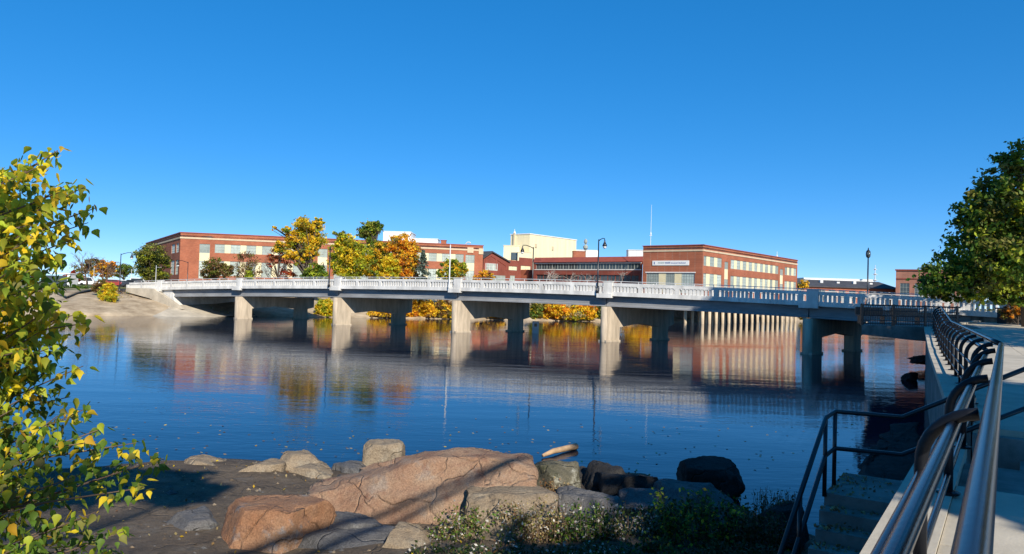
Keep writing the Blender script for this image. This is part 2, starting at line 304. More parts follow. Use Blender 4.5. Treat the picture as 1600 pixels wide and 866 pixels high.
# ---- promenade frame on the near right bank
RA = Vector((-5.44, -8.0, 0)); RB = Vector((7.65, 11.5, 0)); RC = Vector((21.3, 36.6, 0))       # plan of the top rail
rd1 = (RB - RA).normalized(); rn1 = Vector((-rd1.y, rd1.x, 0)); rd2 = (RC - RB).normalized(); rn2 = Vector((-rd2.y, rd2.x, 0))
PZ = 2.6
def pz(y): return PZ + 0.05 * max(0, min(1, (y - 12) / 12)) + 0.55 * max(0, min(1, (y - 26) / 10))
# near bank heightfield
def shore(x):
    return 17.0 + 0.5 * math.sin(x * 0.7) + (-0.35 * max(0, -x - 8)) - 1.2 * max(0, x - 3.2) ** 1.3
def nbz(x, y):
    d = shore(x) - y
    z = 0.12 + 0.045 * d if d > 0 else 0.12 + 0.35 * d
    if d > 7: z += 0.2 * (d - 7)
    z += noise.noise(Vector((x * 0.45, y * 0.45, 1.3))) * 0.14 * min(1, max(0, d + 1)) + noise.noise(Vector((x * 1.7, y * 1.7, 4))) * 0.05
    return max(-1.5, min(z, 2.3))
gx = np.arange(-46, 14.01, 0.4); gy = np.arange(-24, 22.01, 0.4)
nb = MB(); vs_ = [(x, y, nbz(x, y)) for x in gx for y in gy]; ny = len(gy)
def leftofwall(x, y): return (Vector((x, y, 0)) - RA).dot(rn1) > 0.5 if y < 11 else (Vector((x, y, 0)) - RB).dot(rn2) > 0.3
fs_ = [(i * ny + j, (i + 1) * ny + j, (i + 1) * ny + j + 1, i * ny + j + 1) for i in range(len(gx) - 1) for j in range(ny - 1) if leftofwall(gx[i], gy[j])]
nb.add(vs_, fs_); M['bedrock'] = rockmat('bedrock', (0.105, 0.08, 0.058), (0.18, 0.135, 0.09), (0.06, 0.05, 0.038), (0.2, 0.18, 0.15), .4, bump=.07)
struct(nb.build('near_bank', 'bedrock', smooth=True, fix=False))

# ================================================================ BRIDGE
BP = Vector((-36.137, 97.036, 0)); BU = Vector((0.85883, -0.51226, 0)); BN = Vector((-0.51226, -0.85883, 0))   # BN faces the camera
PD = Vector((0.73, 0.6834, 0)); PS = [0.0, 17.6, 35.0, 52.4, 70.6]; BW = 11.0
def zt(s): e = s - 38; return 5.66 - (3.4e-4 if e < 0 else 4.3e-4) * e * e
def bpt(s, d, z): return Vector((BP.x + BU.x * s + BN.x * d, BP.y + BU.y * s + BN.y * d, z))
bridge = thing('road_bridge', 'long white concrete girder bridge with baluster parapet crossing the river', 'bridge', tuple(bpt(35, 0, 0)))
S0, S1 = -24.0, 104.0
def sweep(name, prof, s0, s1, m, parent, step=1.8):       # prof: closed loop of (d, dz) below the parapet top line
    n = max(1, int((s1 - s0) / step)); k = len(prof); mb = MB(); vs = []
    for i in range(n + 1):
        s = s0 + (s1 - s0) * i / n
        vs += [bpt(s, d, zt(s) + dz) for d, dz in prof]
    fs = [(i * k + j, (i + 1) * k + j, (i + 1) * k + (j + 1) % k, i * k + (j + 1) % k) for i in range(n) for j in range(k)]
    fs += [tuple(range(k)), tuple(range(n * k, n * k + k))[::-1]]
    mb.add(vs, fs); return mb.build(name, m, parent)
sweep('deck', [(-0.1, -0.95), (-BW + 0.1, -0.95), (-BW + 0.1, -1.17), (-0.1, -1.17)], S0, S1, 'asphalt', bridge)
for side, d0 in (('near', 0.0), ('far', -BW)):
    par = sweep('parapet', [(d0 + 0.17, -0.80), (d0 - 0.17, -0.80), (d0 - 0.17, -1.19), (d0 + 0.17, -1.19)], S0, S1, 'bridgewhite', bridge)
    sweep('top_beam', [(d0 + 0.15, 0), (d0 - 0.15, 0), (d0 - 0.15, -0.27), (d0 + 0.15, -0.27)], S0, S1, 'bridgewhite', par)
    PANEL = 17.5 / 5; base_s = -7 * PANEL + 0.0
    bal = MB(); bal.box(-0.1, 0.1, -0.11, 0.11, 0, 0.53); bme = bal.mesh('baluster'); farmb = MB(); cnt = 0
    k = 0; s = base_s
    while s < S1 - 1:
        mbp = MB() if side == 'near' else farmb
        mbp.hexa([bpt(s - 0.2, d0 + 0.16, zt(s) - 0.8), bpt(s + 0.2, d0 + 0.16, zt(s) - 0.8), bpt(s + 0.2, d0 - 0.16, zt(s) - 0.8), bpt(s - 0.2, d0 - 0.16, zt(s) - 0.8)],
                 [bpt(s - 0.2, d0 + 0.16, zt(s) - 0.27), bpt(s + 0.2, d0 + 0.16, zt(s) - 0.27), bpt(s + 0.2, d0 - 0.16, zt(s) - 0.27), bpt(s - 0.2, d0 - 0.16, zt(s) - 0.27)])
        if side == 'near': mbp.build('panel_post', 'bridgewhite', par)
        for j in range(8):
            q = s + 0.2 + (PANEL - 0.4) * (j + 1) / 9
            if q > S1 - 0.5: break
            if side == 'near':
                o = link('baluster', bme, 'bridgewhite', par, bpt(q, d0, zt(q) - 0.8)); o.rotation_euler.z = math.atan2(BU.y, BU.x); cnt += 1
            else:
                farmb.fbox(Vector(bpt(q, d0, 0)), BU, BN, -0.1, 0.1, -0.11, 0.11, zt(q) - 0.8, zt(q) - 0.27)
        s += PANEL
    if side == 'far': farmb.build('balusters', 'bridgewhite', par, kind='stuff')
    # pipe rail on posts
    rm = MB(); rm.tube([bpt(q, d0, zt(q) + 0.2) for q in np.arange(S0 + 1, S1, 1.75)], 0.03, 6)
    for q in np.arange(S0 + 1, S1, 1.75): rm.tube([bpt(q, d0, zt(q) - 0.02), bpt(q, d0, zt(q) + 0.2)], 0.03, 6)
    rm.build('pipe_rail', 'greymetal', par)
    for q in PS + [-17.0, 88.2]:
        pm = MB(); pm.fbox(bpt(q + 0.35, d0, 0), BU, BN, -0.45, 0.45, -0.24, 0.24, zt(q) - 1.2, zt(q) + 0.14)
        pm.fbox(bpt(q + 0.35, d0, 0), BU, BN, -0.52, 0.52, -0.28, 0.28, zt(q) + 0.14, zt(q) + 0.22)
        if side == 'near': pm.fbox(bpt(q + 0.1, d0, 0), BU, BN, -0.8, 0.7, -0.2, 0.42, zt(q) - 1.38, zt(q) - 0.98)
        pm.build('pilaster', 'bridgewhite', par)
# girders with a lighter bottom flange
for d0 in (-0.55, -3.2, -5.5, -7.8, -BW + 0.55):
    ss = [-14.0] + PS + [88.2]
    for a, b in zip(ss, ss[1:]):
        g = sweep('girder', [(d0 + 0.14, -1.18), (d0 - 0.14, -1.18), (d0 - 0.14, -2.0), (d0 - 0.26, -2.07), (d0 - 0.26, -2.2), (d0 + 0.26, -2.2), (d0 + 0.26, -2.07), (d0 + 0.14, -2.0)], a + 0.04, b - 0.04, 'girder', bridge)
# piers: two columns joined by an upper wall with a shallow arch
for i, q in enumerate(PS):
    c = bpt(q, -0.1, 0); top = zt(q) - 2.21; n = Vector((PD.y, -PD.x, 0)); pr = MB(); T0, T1 = -0.1, 10.75
    topz = top - 0.02; N = 14
    def pp(t, off, z): return Vector((c.x + PD.x * t + n.x * off, c.y + PD.y * t + n.y * off, z))
    A, B = 1.75, 8.1; h = 0.42
    out = [(T0, -2), (A, -2), (A, 1.4)] + [(A + (B - A) * k / N, 1.4 + 0.32 * (1 - abs(2 * k / N - 1))) for k in range(1, N)] + [(B, 1.4), (B, -2), (9.8, -2), (9.8, 1.4), (T1, 1.6), (T1, topz), (T0, topz)]
    # split into convex-ish pieces to keep faces clean
    for (a, b, z0a, z0b) in [(T0, A, -2, -2), (B, 9.8, -2, -2), (9.8, T1, 1.4, 1.6)] + [(A + (B - A) * k / N, A + (B - A) * (k + 1) / N, 1.4 + 0.32 * (1 - abs(2 * k / N - 1)), 1.4 + 0.32 * (1 - abs(2 * (k + 1) / N - 1))) for k in range(N)]:
        pr.hexa([pp(a, -h, z0a), pp(b, -h, z0b), pp(b, h, z0b), pp(a, h, z0a)], [pp(a, -h, topz), pp(b, -h, topz), pp(b, h, topz), pp(a, h, topz)])
    pier = pr.build('pier', 'pier', bridge)
    ft = MB(); ft.tube([pp(0.02, 0, -2), pp(0.02, 0, topz - 0.01)], [h - 0.01, h - 0.01], 16); ft.build('rounded_nose', 'pier', pier, smooth=True)
    for t0 in (0.82, 8.95):
        fm = MB(); fm.fbox(pp(t0, 0, 0), PD, n, -1.12, 1.02, -h - 0.07, h + 0.07, -2, 0.16); fm.build('footing', 'pier', pier)
M['slope'] = mat('slope_paving', (0.52, 0.45, 0.34), 0.9, 0.3, 0.6, bump=0.02, bscale=3)
# left abutment: seat wall, sloping wing wall and slope paving
ab = MB(); ab.hexa([bpt(-19, -0.2, -1), bpt(-12.6, -0.2, -1), bpt(-12.6, -BW + 0.2, -1), bpt(-19, -BW + 0.2, -1)], [bpt(-19, -0.2, zt(-16) - 1.24), bpt(-14.2, -0.2, zt(-14) - 1.24), bpt(-14.2, -BW + 0.2, zt(-14) - 1.24), bpt(-19, -BW + 0.2, zt(-16) - 1.24)])
ab.build('abutment', 'bridgewhite', bridge)
wg = MB(); wg.prism([bpt(-24, 0.1, 3.6), bpt(-17.4, 0.1, 3.62), bpt(-10.6, 0.1, 0.9), bpt(-13.4, 0.1, 0.75), bpt(-18.2, 0.1, 2.2), bpt(-24, 0.1, 3.0)], BN * 0.5)
wg.build('wing_wall', 'slope', bridge)
sp = MB(); sp.add([bpt(-30, 1.0, 3.3), bpt(-12.5, 0.9, 1.0), bpt(-8.5, 0.6, 0.35), bpt(-5.5, -1, 0.0), bpt(-9, 5.5, -0.1), bpt(-22, 7.5, -0.05), bpt(-34, 7, 1.4), bpt(-36, 2, 3.35), bpt(-8.5, -BW, 0.3), bpt(-13, -BW, 1.6), bpt(-13, -0.2, 1.4)],
    [(0, 1, 5, 6), (1, 2, 4, 5), (2, 3, 4), (0, 6, 7), (1, 10, 9, 8, 3, 2)])
sp.build('slope_paving', 'slope', bridge, fix=False)
em = MB(); em.hexa([bpt(-90, 0.3, 0), bpt(-19.02, -0.1, 0), bpt(-19.02, -BW + .1, 0), bpt(-90, -BW, 0)], [bpt(-90, -0.3, 3.5), bpt(-19.02, -0.3, zt(-19) - 1.22), bpt(-19.02, -BW + .3, zt(-19) - 1.22), bpt(-90, -BW + .3, 3.5)]); em.build('approach_road', 'asphalt', bridge)
# right approach wall under the road
aw = MB(); aw.hexa([bpt(82, -0.3, -1), bpt(S1, -0.3, -1), bpt(S1, -BW + 0.3, -1), bpt(82, -BW + 0.3, -1)], [bpt(82, -0.3, zt(82) - 1.22), bpt(S1, -0.3, zt(S1) - 1.22), bpt(S1, -BW + 0.3, zt(S1) - 1.22), bpt(82, -BW + 0.3, zt(82) - 1.22)])
aw.build('approach_wall', 'conc_old', bridge)

# ================================================================ STREET LAMPS
def lamp(label, base, h, ax, ay, m='blackmetal', arm=True, r=0.075, group='street lamps', banner=None, globe=False):
    base = Vector(base); t = thing('street_lamp', label, 'street lamp', tuple(base), group)
    mb = MB(); mb.lathe(base, [(r * 2.2, 0), (r * 2.2, 0.25), (r * 1.5, 0.4), (r * 1.15, 0.6), (r, 1.0), (r * 0.75, h)], 10); mb.build('pole', m, t, smooth=True)
    dirv = Vector((ax, ay, 0))
    if arm:
        a = MB(); top = base + Vector((0, 0, h - 0.15))
        a.tube([top, top + dirv * 0.25 + Vector((0, 0, 0.16)), top + dirv * 0.7 + Vector((0, 0, 0.34)), top + dirv + Vector((0, 0, 0.34)), top + dirv * 1.06 + Vector((0, 0, 0.2))], [0.045, 0.045, 0.04, 0.04, 0.04], 8); a.build('arm', m, t, smooth=True)
        hd = MB(); e = top + dirv * 1.06
        hd.lathe(e + Vector((0, 0, -0.42)), [(0.2, 0), (0.24, 0.05), (0.2, 0.18), (0.12, 0.34), (0.07, 0.5), (0.05, 0.62)], 12); hood = hd.build('lamp_head', m, t, smooth=True)
        gl = MB(); gl.lathe(e + Vector((0, 0, -0.66)), [(0.02, 0), (0.12, 0.06), (0.17, 0.16), (0.18, 0.235)], 12); gl.build('globe', 'lamp_glass', hood, smooth=True)
    if globe:
        hd = MB(); e = base + Vector((0, 0, h)); hd.lathe(e, [(0.09, -0.02), (0.16, 0.04), (0.19, 0.1)], 12)
        hd.lathe(e, [(0.21, 0.5), (0.17, 0.6), (0.06, 0.72), (0.03, 0.92)], 12); hh = hd.build('lantern_cap', m, t, smooth=True)
        gl = MB(); gl.lathe(e, [(0.18, 0.105), (0.22, 0.3), (0.2, 0.495)], 12); gl.build('lantern_glass', 'pane_dark', hh, smooth=True)
    if banner:
        b = MB(); z, sd = banner; p = base + Vector((0, 0, z)); s = Vector((sd, 0, 0))
        b.fbox(p, Vector((1, 0, 0)), Vector((0, -1, 0)), *sorted((sd * 0.12, sd * 0.85)), -0.015, 0.015, 0, 1.35); bo = b.build('banner', 'white', t)
        q = MB(); q.fbox(p, Vector((1, 0, 0)), Vector((0, -1, 0)), *sorted((sd * 0.34, sd * 0.62)), 0.016, 0.02, 0.75, 1.1); q.build('emblem', 'gold' if False else 'driftwood', bo)
        k = MB(); k.tube([p + Vector((0, 0, 1.37)), p + Vector((sd * 0.9, 0, 1.37))], 0.02, 6); k.build('bracket', m, t)
    return t
ARM = -BN
LG = 'lamps along the bridge'
def onb(px, s_guess): return s_guess
lamp('black arm lamp on the bridge in front of the low dark brick block', bpt(51.7, 0.22, zt(51.7) - 0.98), 5.15, ARM.x * 1.35, ARM.y * 1.35, group=LG)
lamp('black headless pole on the bridge among the yellow trees', bpt(16.6, 0.22, zt(16.6) - 0.98), 4.9, 0, 0, arm=False, group=LG)
lamp('pale grey plain pole on the bridge in front of the long brick factory end', bpt(34.3, 0.22, zt(34.3) - 0.98), 4.75, 0, 0, m='greymetal', arm=False, group=LG)
lamp('black lantern post on the shaded bridge end', bpt(74.1, -BW + 0.6, zt(74) - 0.9), 4.4, 0, 0, arm=False, globe=True, group=LG)
pp_ = WD(832, 441, 82); lamp('black lamp with arm and banner on the far side of the bridge road', (pp_.x, pp_.y, 4.6), 5.0, -1.15, 0.1, group=LG, banner=(2.2, 1))
b_ = WD(187, 448, 108); lamp('black arm lamp with banner standing on the sandy bank corner', (b_.x, b_.y, 2.9), 5.7, 1.35, 0.3, group='lamps along the far street', banner=(3.0, -1))
for px, d, hh, sx, lb in [(292.5, 118, 4.6, -1.6, 'dark arm lamp in front of the long factory blank corner'), (300 - 163, 128, 4.2, -1, 'lamp with banner beside the bare trees'), (500.5, 124, 5.2, 0.3, 'thin dark pole among the yellow trees behind the bridge')]:
    b_ = WD(px, 446, d); lamp(lb, (b_.x, b_.y, 3.4), hh, sx, 0.2, r=0.06, group='lamps along the far street', banner=(1.9, -1) if 'banner' in lb else None)
for px, d, lb in [(204.5, 150, 'pale pole with white banner by the parked cars'), (243, 122, 'pale pole with white banner under the green corner tree'), (146, 150, 'pale pole with white banner before the orange tree')]:
    b_ = WD(px, 446, d); lamp(lb, (b_.x, b_.y, 3.4), 4.0, 0, 0, m='greymetal', arm=False, r=0.05, group='banner poles', banner=(2.3, 1))

# ================================================================ BUILDINGS
def facade(root, P, dr, n, L, zb, zt_, ops, m='brick', depth=0.22):
    ss = sorted(set([0, L] + [v for o in ops for v in o[:2]])); zs = sorted(set([zb, zt_] + [v for o in ops for v in o[2:4]])); mb = MB()
    q = lambda s, z, d=0: (P.x + dr.x * s + n.x * d, P.y + dr.y * s + n.y * d, z)
    for a, b in zip(ss, ss[1:]):
        for c, d in zip(zs, zs[1:]):
            if any(o[0] - 1e-6 <= a and b <= o[1] + 1e-6 and o[2] - 1e-6 <= c and d <= o[3] + 1e-6 for o in ops): continue
            mb.add([q(a, c), q(b, c), q(b, d), q(a, d)], [(0, 1, 2, 3)])
    for a, b, c, d in [o[:4] for o in ops]:
        for (s0, z0, s1, z1) in [(a, c, b, c), (b, c, b, d), (b, d, a, d), (a, d, a, c)]:
            mb.add([q(s0, z0), q(s1, z1), q(s1, z1, -depth), q(s0, z0, -depth)], [(0, 1, 2, 3)])
    return mb.build('wall', m, root, fix=False)
def window(root, P, dr, n, s0, s1, z0, z1, nx=3, nz=4, fm='wframe', pm='pane', d=-0.12):
    mb = MB(); f = 0.07
    mb.fbox(P, dr, n, s0, s1, d - 0.05, d + 0.05, z0, z0 + f); mb.fbox(P, dr, n, s0, s1, d - 0.05, d + 0.05, z1 - f, z1)
    mb.fbox(P, dr, n, s0, s0 + f, d - 0.05, d + 0.05, z0 + f, z1 - f); mb.fbox(P, dr, n, s1 - f, s1, d - 0.05, d + 0.05, z0 + f, z1 - f)
    for i in range(1, nx): c = s0 + (s1 - s0) * i / nx; mb.fbox(P, dr, n, c - 0.025, c + 0.025, d - 0.03, d + 0.03, z0 + f, z1 - f)
    for i in range(1, nz): c = z0 + (z1 - z0) * i / nz; mb.fbox(P, dr, n, s0 + f, s1 - f, d - 0.024, d + 0.024, c - 0.025, c + 0.025)
    o = mb.build('window', fm, root)
    g = MB(); g.fbox(P, dr, n, s0 + f, s1 - f, d - 0.016, d - 0.006, z0 + f, z1 - f); g.build('pane', pm, o)
def panel(root, P, dr, n, s0, s1, z0, z1, m='cream', d=-0.1):
    mb = MB(); mb.fbox(P, dr, n, s0 + 0.01, s1 - 0.01, d - 0.06, d + 0.02, z0 + 0.01, z1 - 0.01); mb.build('panel', m, root)
def slabbox(root, name, P, dr, n, s0, s1, d0, d1, z0, z1, m): mb = MB(); mb.fbox(P, dr, n, s0, s1, d0, d1, z0, z1); return mb.build(name, m, root)
def fill(root, P, dr, n, group, z0, z1, nx=3, nz=3, pm='pane', last='w'):
    # group: list of edges alternating window, panel, window ...
    for i, (a, b) in enumerate(zip(group, group[1:])):
        if i % 2 == 0: window(root, P, dr, n, a, b, z0, z1, nx, nz, pm=pm)
        else: panel(root, P, dr, n, a, b, z0, z1)
def sx(px, py, P, dr): return WP(px, py, P, dr)[0]
ZT, ZU0, ZU1, ZL0, ZL1 = 14.0, 10.4, 12.15, 6.3, 9.05
def coping(root, P, dr, n, L):
    slabbox(root, 'coping', P, dr, n, -0.12, L + 0.12, -0.45, 0.12, ZT, ZT + 0.16, 'redmetal'); slabbox(root, 'string_course', P, dr, n, 0.0, L, 0.004, 0.1, 12.95, 13.25, 'stone')
def roof(root, pts, z, m='darkroof'):
    mb = MB(); mb.prism([Vector((q.x, q.y, z - 0.3)) for q in pts], (0, 0, 0.28)); mb.build('roof', m, root)
# --- right factory on piles
K = Vector((33.65, 130.4, 0)); KR = Vector((0.633, 0.774, 0)); KR.normalize(); KL = Vector((-KR.y, KR.x, 0)); nR = Vector((KR.y, -KR.x, 0)); nL = -KR
rb = thing('pile_factory', 'red brick factory with white wall sign standing on concrete piles over the water', 'building', tuple(K))
LR = 50.3; LL = 12.0; Y0 = 402
def xs4(X): return 980 + X * 0.254
grpU = [[465, 490, 512, 538, 557, 583], [638, 660, 677, 698, 713, 735, 750, 770, 785, 803, 820, 837, 850, 868, 882, 897, 913, 931], [970, 986, 998, 1012, 1026, 1041]]
stairs_ = [(600, 623), (942, 961)]
opsR = []; gs = []
for g in grpU:
    e = [sx(xs4(X), 400 + (X - 460) * 0.04, K, KR) for X in g]; e[0] = max(e[0], 0.35); e[-1] = min(e[-1], LR - 0.4); gs.append(e); opsR += [(e[0], e[-1], ZU0, ZU1), (e[0], e[-1], ZL0, ZL1)]
for a, b in stairs_:
    e = (sx(xs4(a), 405, K, KR), sx(xs4(b), 405, K, KR)); opsR.append((e[0], e[1], ZL0, 11.6)); gs.append(e)
facade(rb, K, KR, nR, LR, 3.5, ZT, opsR)
for e in gs[:3]: fill(rb, K, KR, nR, e, ZU0, ZU1); fill(rb, K, KR, nR, e, ZL0, ZL1, 3, 5)
for e in gs[3:]:
    window(rb, K, KR, nR, e[0], e[1], ZL0, 8.3, 3, 4); panel(rb, K, KR, nR, e[0], e[1], 8.3, 10.2); window(rb, K, KR, nR, e[0], e[1], 10.2, 11.6, 3, 3)
# left facade is walked from its far corner so that its normal faces the camera
KQ = K + KL * LL; dL = -KL
ed = [LL - v for v in (11.19, 8.65, 7.2, 5.45, 4.05, 1.5)]
facade(rb, KQ, dL, nL, LL, 3.5, ZT, [(ed[0], ed[-1], 5.4, 9.05)])
fill(rb, KQ, dL, nL, ed, 5.4, 9.05, 5, 6)
slabbox(rb, 'window_surround', KQ, dL, nL, ed[0] - 0.2, ed[-1] + 0.2, 0.003, 0.08, 9.06, 9.25, 'wframe_w')
sg = slabbox(rb, 'sign_board', KQ, dL, nL, LL - 9.93, LL - 2.6, 0.004, 0.12, 10.43, 11.3, 'white'); s_ = LL - 9.93
lo = MB(); lo.fbox(KQ, dL, nL, s_ + 0.3, s_ + 0.5, 0.121, 0.13, 10.62, 11.08); lo.build('sign_emblem', 'blueprint', sg)
ltr = MB(); x_ = s_ + 1.15; r2 = random.Random(3)
for i in range(34):
    wd = 0.07 + 0.05 * r2.random(); hgt = (0.24 if i < 16 else 0.15) + 0.06 * r2.random()
    ltr.fbox(KQ, dL, nL, x_, x_ + wd, 0.121, 0.129, 10.76, 10.76 + hgt, 0 if i < 9 else 1); x_ += wd + 0.055 + (0.1 if i in (8, 15, 24) else 0)
ltr.build('sign_lettering', ['greyprint', 'blueprint'], sg)
coping(rb, K, KR, nR, LR); coping(rb, KQ, dL, nL, LL)
KE = K + KR * LR; facade(rb, KE, KL, KR, LL, 3.5, ZT, []); facade(rb, KE + KL * LL, -KR, KL, LR, 3.5, ZT, [])
roof(rb, [K, KE, KE + KL * LL, KQ], 13.7)
slabbox(rb, 'floor_beam', K, KR, nR, 0, LR, -1.2, 0.25, 2.75, 3.5, 'stone'); slabbox(rb, 'floor_slab', K, KR, nR, 0, LR, -LL, -1.2, 2.9, 3.5, 'conc_old')
pl = MB(); pl.lathe((0, 0, -1.5), [(0.3, 0), (0.3, 4.25)], 10); pm_ = pl.mesh('pile', smooth=True)
for i in range(18):
    q = K + KR * (0.6 + (LR - 1.2) * i / 17) + nR * -0.1
    link('pile', pm_, 'stone', rb, q)
    q2 = q - nR * 4 + KR * 1.4; link('pile', pm_, 'conc_old', rb, q2)
bw = MB(); bw.fbox(K, KR, nR, -1, LR + 1, -9.5, -9, -1, 3.0); bw.build('retaining_wall', 'conc_old', rb)
# --- left long factory
LA = WD(282.5, 363, 137); LA.z = 0; LB = WD(755, 384, 150); LB.z = 0; LD = WD(228, 380, 177); LD.z = 0
dl = (LB - LA); LLn = dl.length; dl.normalize(); nl = Vector((dl.y, -dl.x, 0))
lb_ = thing('long_factory', 'long red brick factory with cream window bands behind the autumn trees', 'building', tuple(LA))
def sl_(px, y=386): return sx(px, y, LA, dl)
st = [(sl_(60 + 1007 * .25), sl_(60 + 1072 * .25)), (sl_(497), sl_(512)), (sl_(728), sl_(742))]
g1 = []; x = 335.7
while x < 488: g1 += [sl_(x), sl_(min(x + 15.5, 490))]; x += 24.6
g2 = []; x = 523
while x < 714: g2 += [sl_(x), sl_(x + 13)]; x += 21
ops = []
for e in (g1, g2): ops += [(e[0], e[-1], ZU0 + 0.1, ZU1), (e[0], e[-1], 6.2, 9.0)]
ops += [(a, b, 5.6, 12.1) for a, b in st]
facade(lb_, LA, dl, nl, LLn, 3.0, ZT, ops)
for e in (g1, g2): fill(lb_, LA, dl, nl, e, ZU0 + 0.1, ZU1); fill(lb_, LA, dl, nl, e, 6.2, 9.0, 3, 5)
for a, b in st: window(lb_, LA, dl, nl, a, b, 5.6, 8.9, 3, 5); panel(lb_, LA, dl, nl, a, b, 8.9, 10.4); window(lb_, LA, dl, nl, a, b, 10.4, 12.1, 3, 3)
coping(lb_, LA, dl, nl, LLn)
slabbox(lb_, 'stone_block', LA, dl, nl, LLn - 0.9, LLn + 0.05, 0.003, 0.14, 12.3, 13.5, 'stone'); slabbox(lb_, 'stone_block', LA, dl, nl, st[2][0] + 0.3, st[2][1] - 0.3, 0.101, 0.16, 12.5, 13.6, 'stone')
d2 = (LA - LD); L2 = d2.length; d2.normalize(); n2_ = Vector((d2.y, -d2.x, 0))
o2 = [(L2 - 4.5, L2 - 1.6, ZU0, ZU1), (L2 - 4.5, L2 - 1.6, 6.2, 9.0), (L2 - 10, L2 - 6, ZU0, ZU1), (L2 - 10, L2 - 6, 6.2, 9.0)]
facade(lb_, LD, d2, n2_, L2, 3.0, ZT, o2)
for o in o2: window(lb_, LD, d2, n2_, o[0], o[1], o[2], o[3], 4, 4, pm='pane')
coping(lb_, LD, d2, n2_, L2)
LBk = LB - nl * 30
facade(lb_, LB, -nl, dl, 30, 3.0, ZT, [], 'brick'); roof(lb_, [LA, LB, LBk, LD], 13.6)
# roof plant of the long factory
def rbox(name, label, cat, x0, x1, ytop, d, zb, dep, m, group='rooftop structures', extra=None):
    a = WD(x0, ytop, d); b = WD(x1, ytop, d); t = thing(name, label, cat, (a.x, a.y, zb), group); P = Vector((a.x, a.y, 0)); dr = Vector((b.x - a.x, b.y - a.y, 0)); L = dr.length; dr.normalize(); n = Vector((dr.y, -dr.x, 0))
    mb = MB(); mb.fbox(P, dr, n, 0, L, -dep, 0, zb, a.z); mb.build('housing', m, t)
    c = MB(); c.fbox(P, dr, n, -0.1, L + 0.1, -dep - 0.1, 0.1, a.z, a.z + 0.14); c.build('cap', m, t)
    for k in range(int(L / 1.6)):
        j = MB(); j.fbox(P, dr, n, 0.3 + k * 1.6, 0.36 + k * 1.6, 0.001, 0.04, zb + 0.1, a.z - 0.1); j.build('seam', m, t)
    return t
rbox('rooftop_penthouse', 'white rooftop penthouse behind the orange tree', 'rooftop unit', 599, 642, 362, 162, 13.58, 8, 'white')
rbox('rooftop_screen', 'low white rooftop screen beside the penthouse', 'rooftop unit', 642, 684, 373, 160, 13.58, 5, 'white')
rbox('brick_vent', 'small brick rooftop vent on the long factory', 'rooftop unit', 689, 697, 376, 154, 13.58, 1, 'brick')
gn = thing('roof_vent', 'curved metal gooseneck vent on the long factory roof', 'vent', tuple(WD(728, 383, 154)), 'rooftop structures'); g0 = WD(728, 383, 154); mb = MB()
mb.tube([g0 + Vector((0, 0, -0.6)), g0 + Vector((0, 0, .3)), g0 + Vector((.3, 0, .6)), g0 + Vector((.8, 0, .6)), g0 + Vector((1, 0, .3))], 0.12, 8); mb.build('pipe', 'greymetal', gn, smooth=True)
# --- centre low block, parallel to the pile factory's left face
CP = WD(1004, 410, 146); CP.z = 0; cL = 58.0; CQ = CP + KL * 0; P_ = WD(833, 412, 172)
s_far = sx(834, 412, CP, KL); CPf = CP + KL * s_far; cd_ = -KL; Lc = s_far
cb = thing('low_brick_block', 'low dark red block with two long ribbon windows and sloping red metal roof edge', 'building', tuple(CPf))
def zc(px, py): return WP(px, py, CPf, cd_)[1]
zu0, zu1 = zc(920, 421), zc(920, 411.8); zl0, zl1 = zc(920, 440), zc(920, 429.5); ztp = zc(920, 409.5); zrf = zc(920, 401.5)
facade(cb, CPf, cd_, -KR, Lc, 3, ztp, [(0.6, Lc - 0.5, zu0, zu1), (0.8, Lc - 0.8, zl0, zl1)], 'brick_dark', 0.4)
for (a, b, c, d, n_) in [(0.6, Lc - 0.5, zu0, zu1, 18), (0.8, Lc - 0.8, zl0, zl1, 14)]:
    for i in range(n_): window(cb, CPf, cd_, -KR, a + (b - a) * i / n_, a + (b - a) * (i + 1) / n_, c, d, 2, 1, fm='brick_dark' if n_ == 14 else 'wframe', pm='pane_dark', d=-0.25)
slabbox(cb, 'window_head', CPf, cd_, -KR, 0.3, Lc - 0.2, 0.003, 0.1, zu1, zu1 + 0.15, 'wframe_w'); slabbox(cb, 'window_sill', CPf, cd_, -KR, 0.3, Lc - 0.2, 0.003, 0.1, zu0 - 0.15, zu0, 'wframe_w')
ms = MB(); q = lambda s, d, z: (CPf.x + cd_.x * s - KR.x * d, CPf.y + cd_.y * s - KR.y * d, z)
for k in range(4):
    z0 = ztp + (zrf - ztp) * k / 4; z1 = ztp + (zrf - ztp) * (k + 1) / 4; a = 0.35 - k * 0.25
    ms.hexa([q(-0.2, a, z0), q(Lc, a, z0), q(Lc, a - 3, z0), q(-0.2, a - 3, z0)], [q(-0.2, a - 0.17, z1), q(Lc, a - 0.17, z1), q(Lc, a - 3, z1), q(-0.2, a - 3, z1)])
ms.build('roof_edge', 'redmetal', cb); roof(cb, [Vector(q(0, -0.8, 0)), Vector(q(Lc, -0.8, 0)), Vector(q(Lc, -25, 0)), Vector(q(0, -25, 0))], zrf - 0.05)
facade(cb, CPf - KR * -25, KR * -1, KL, 25, 3, zrf - 0.4, [], 'brick_dark')
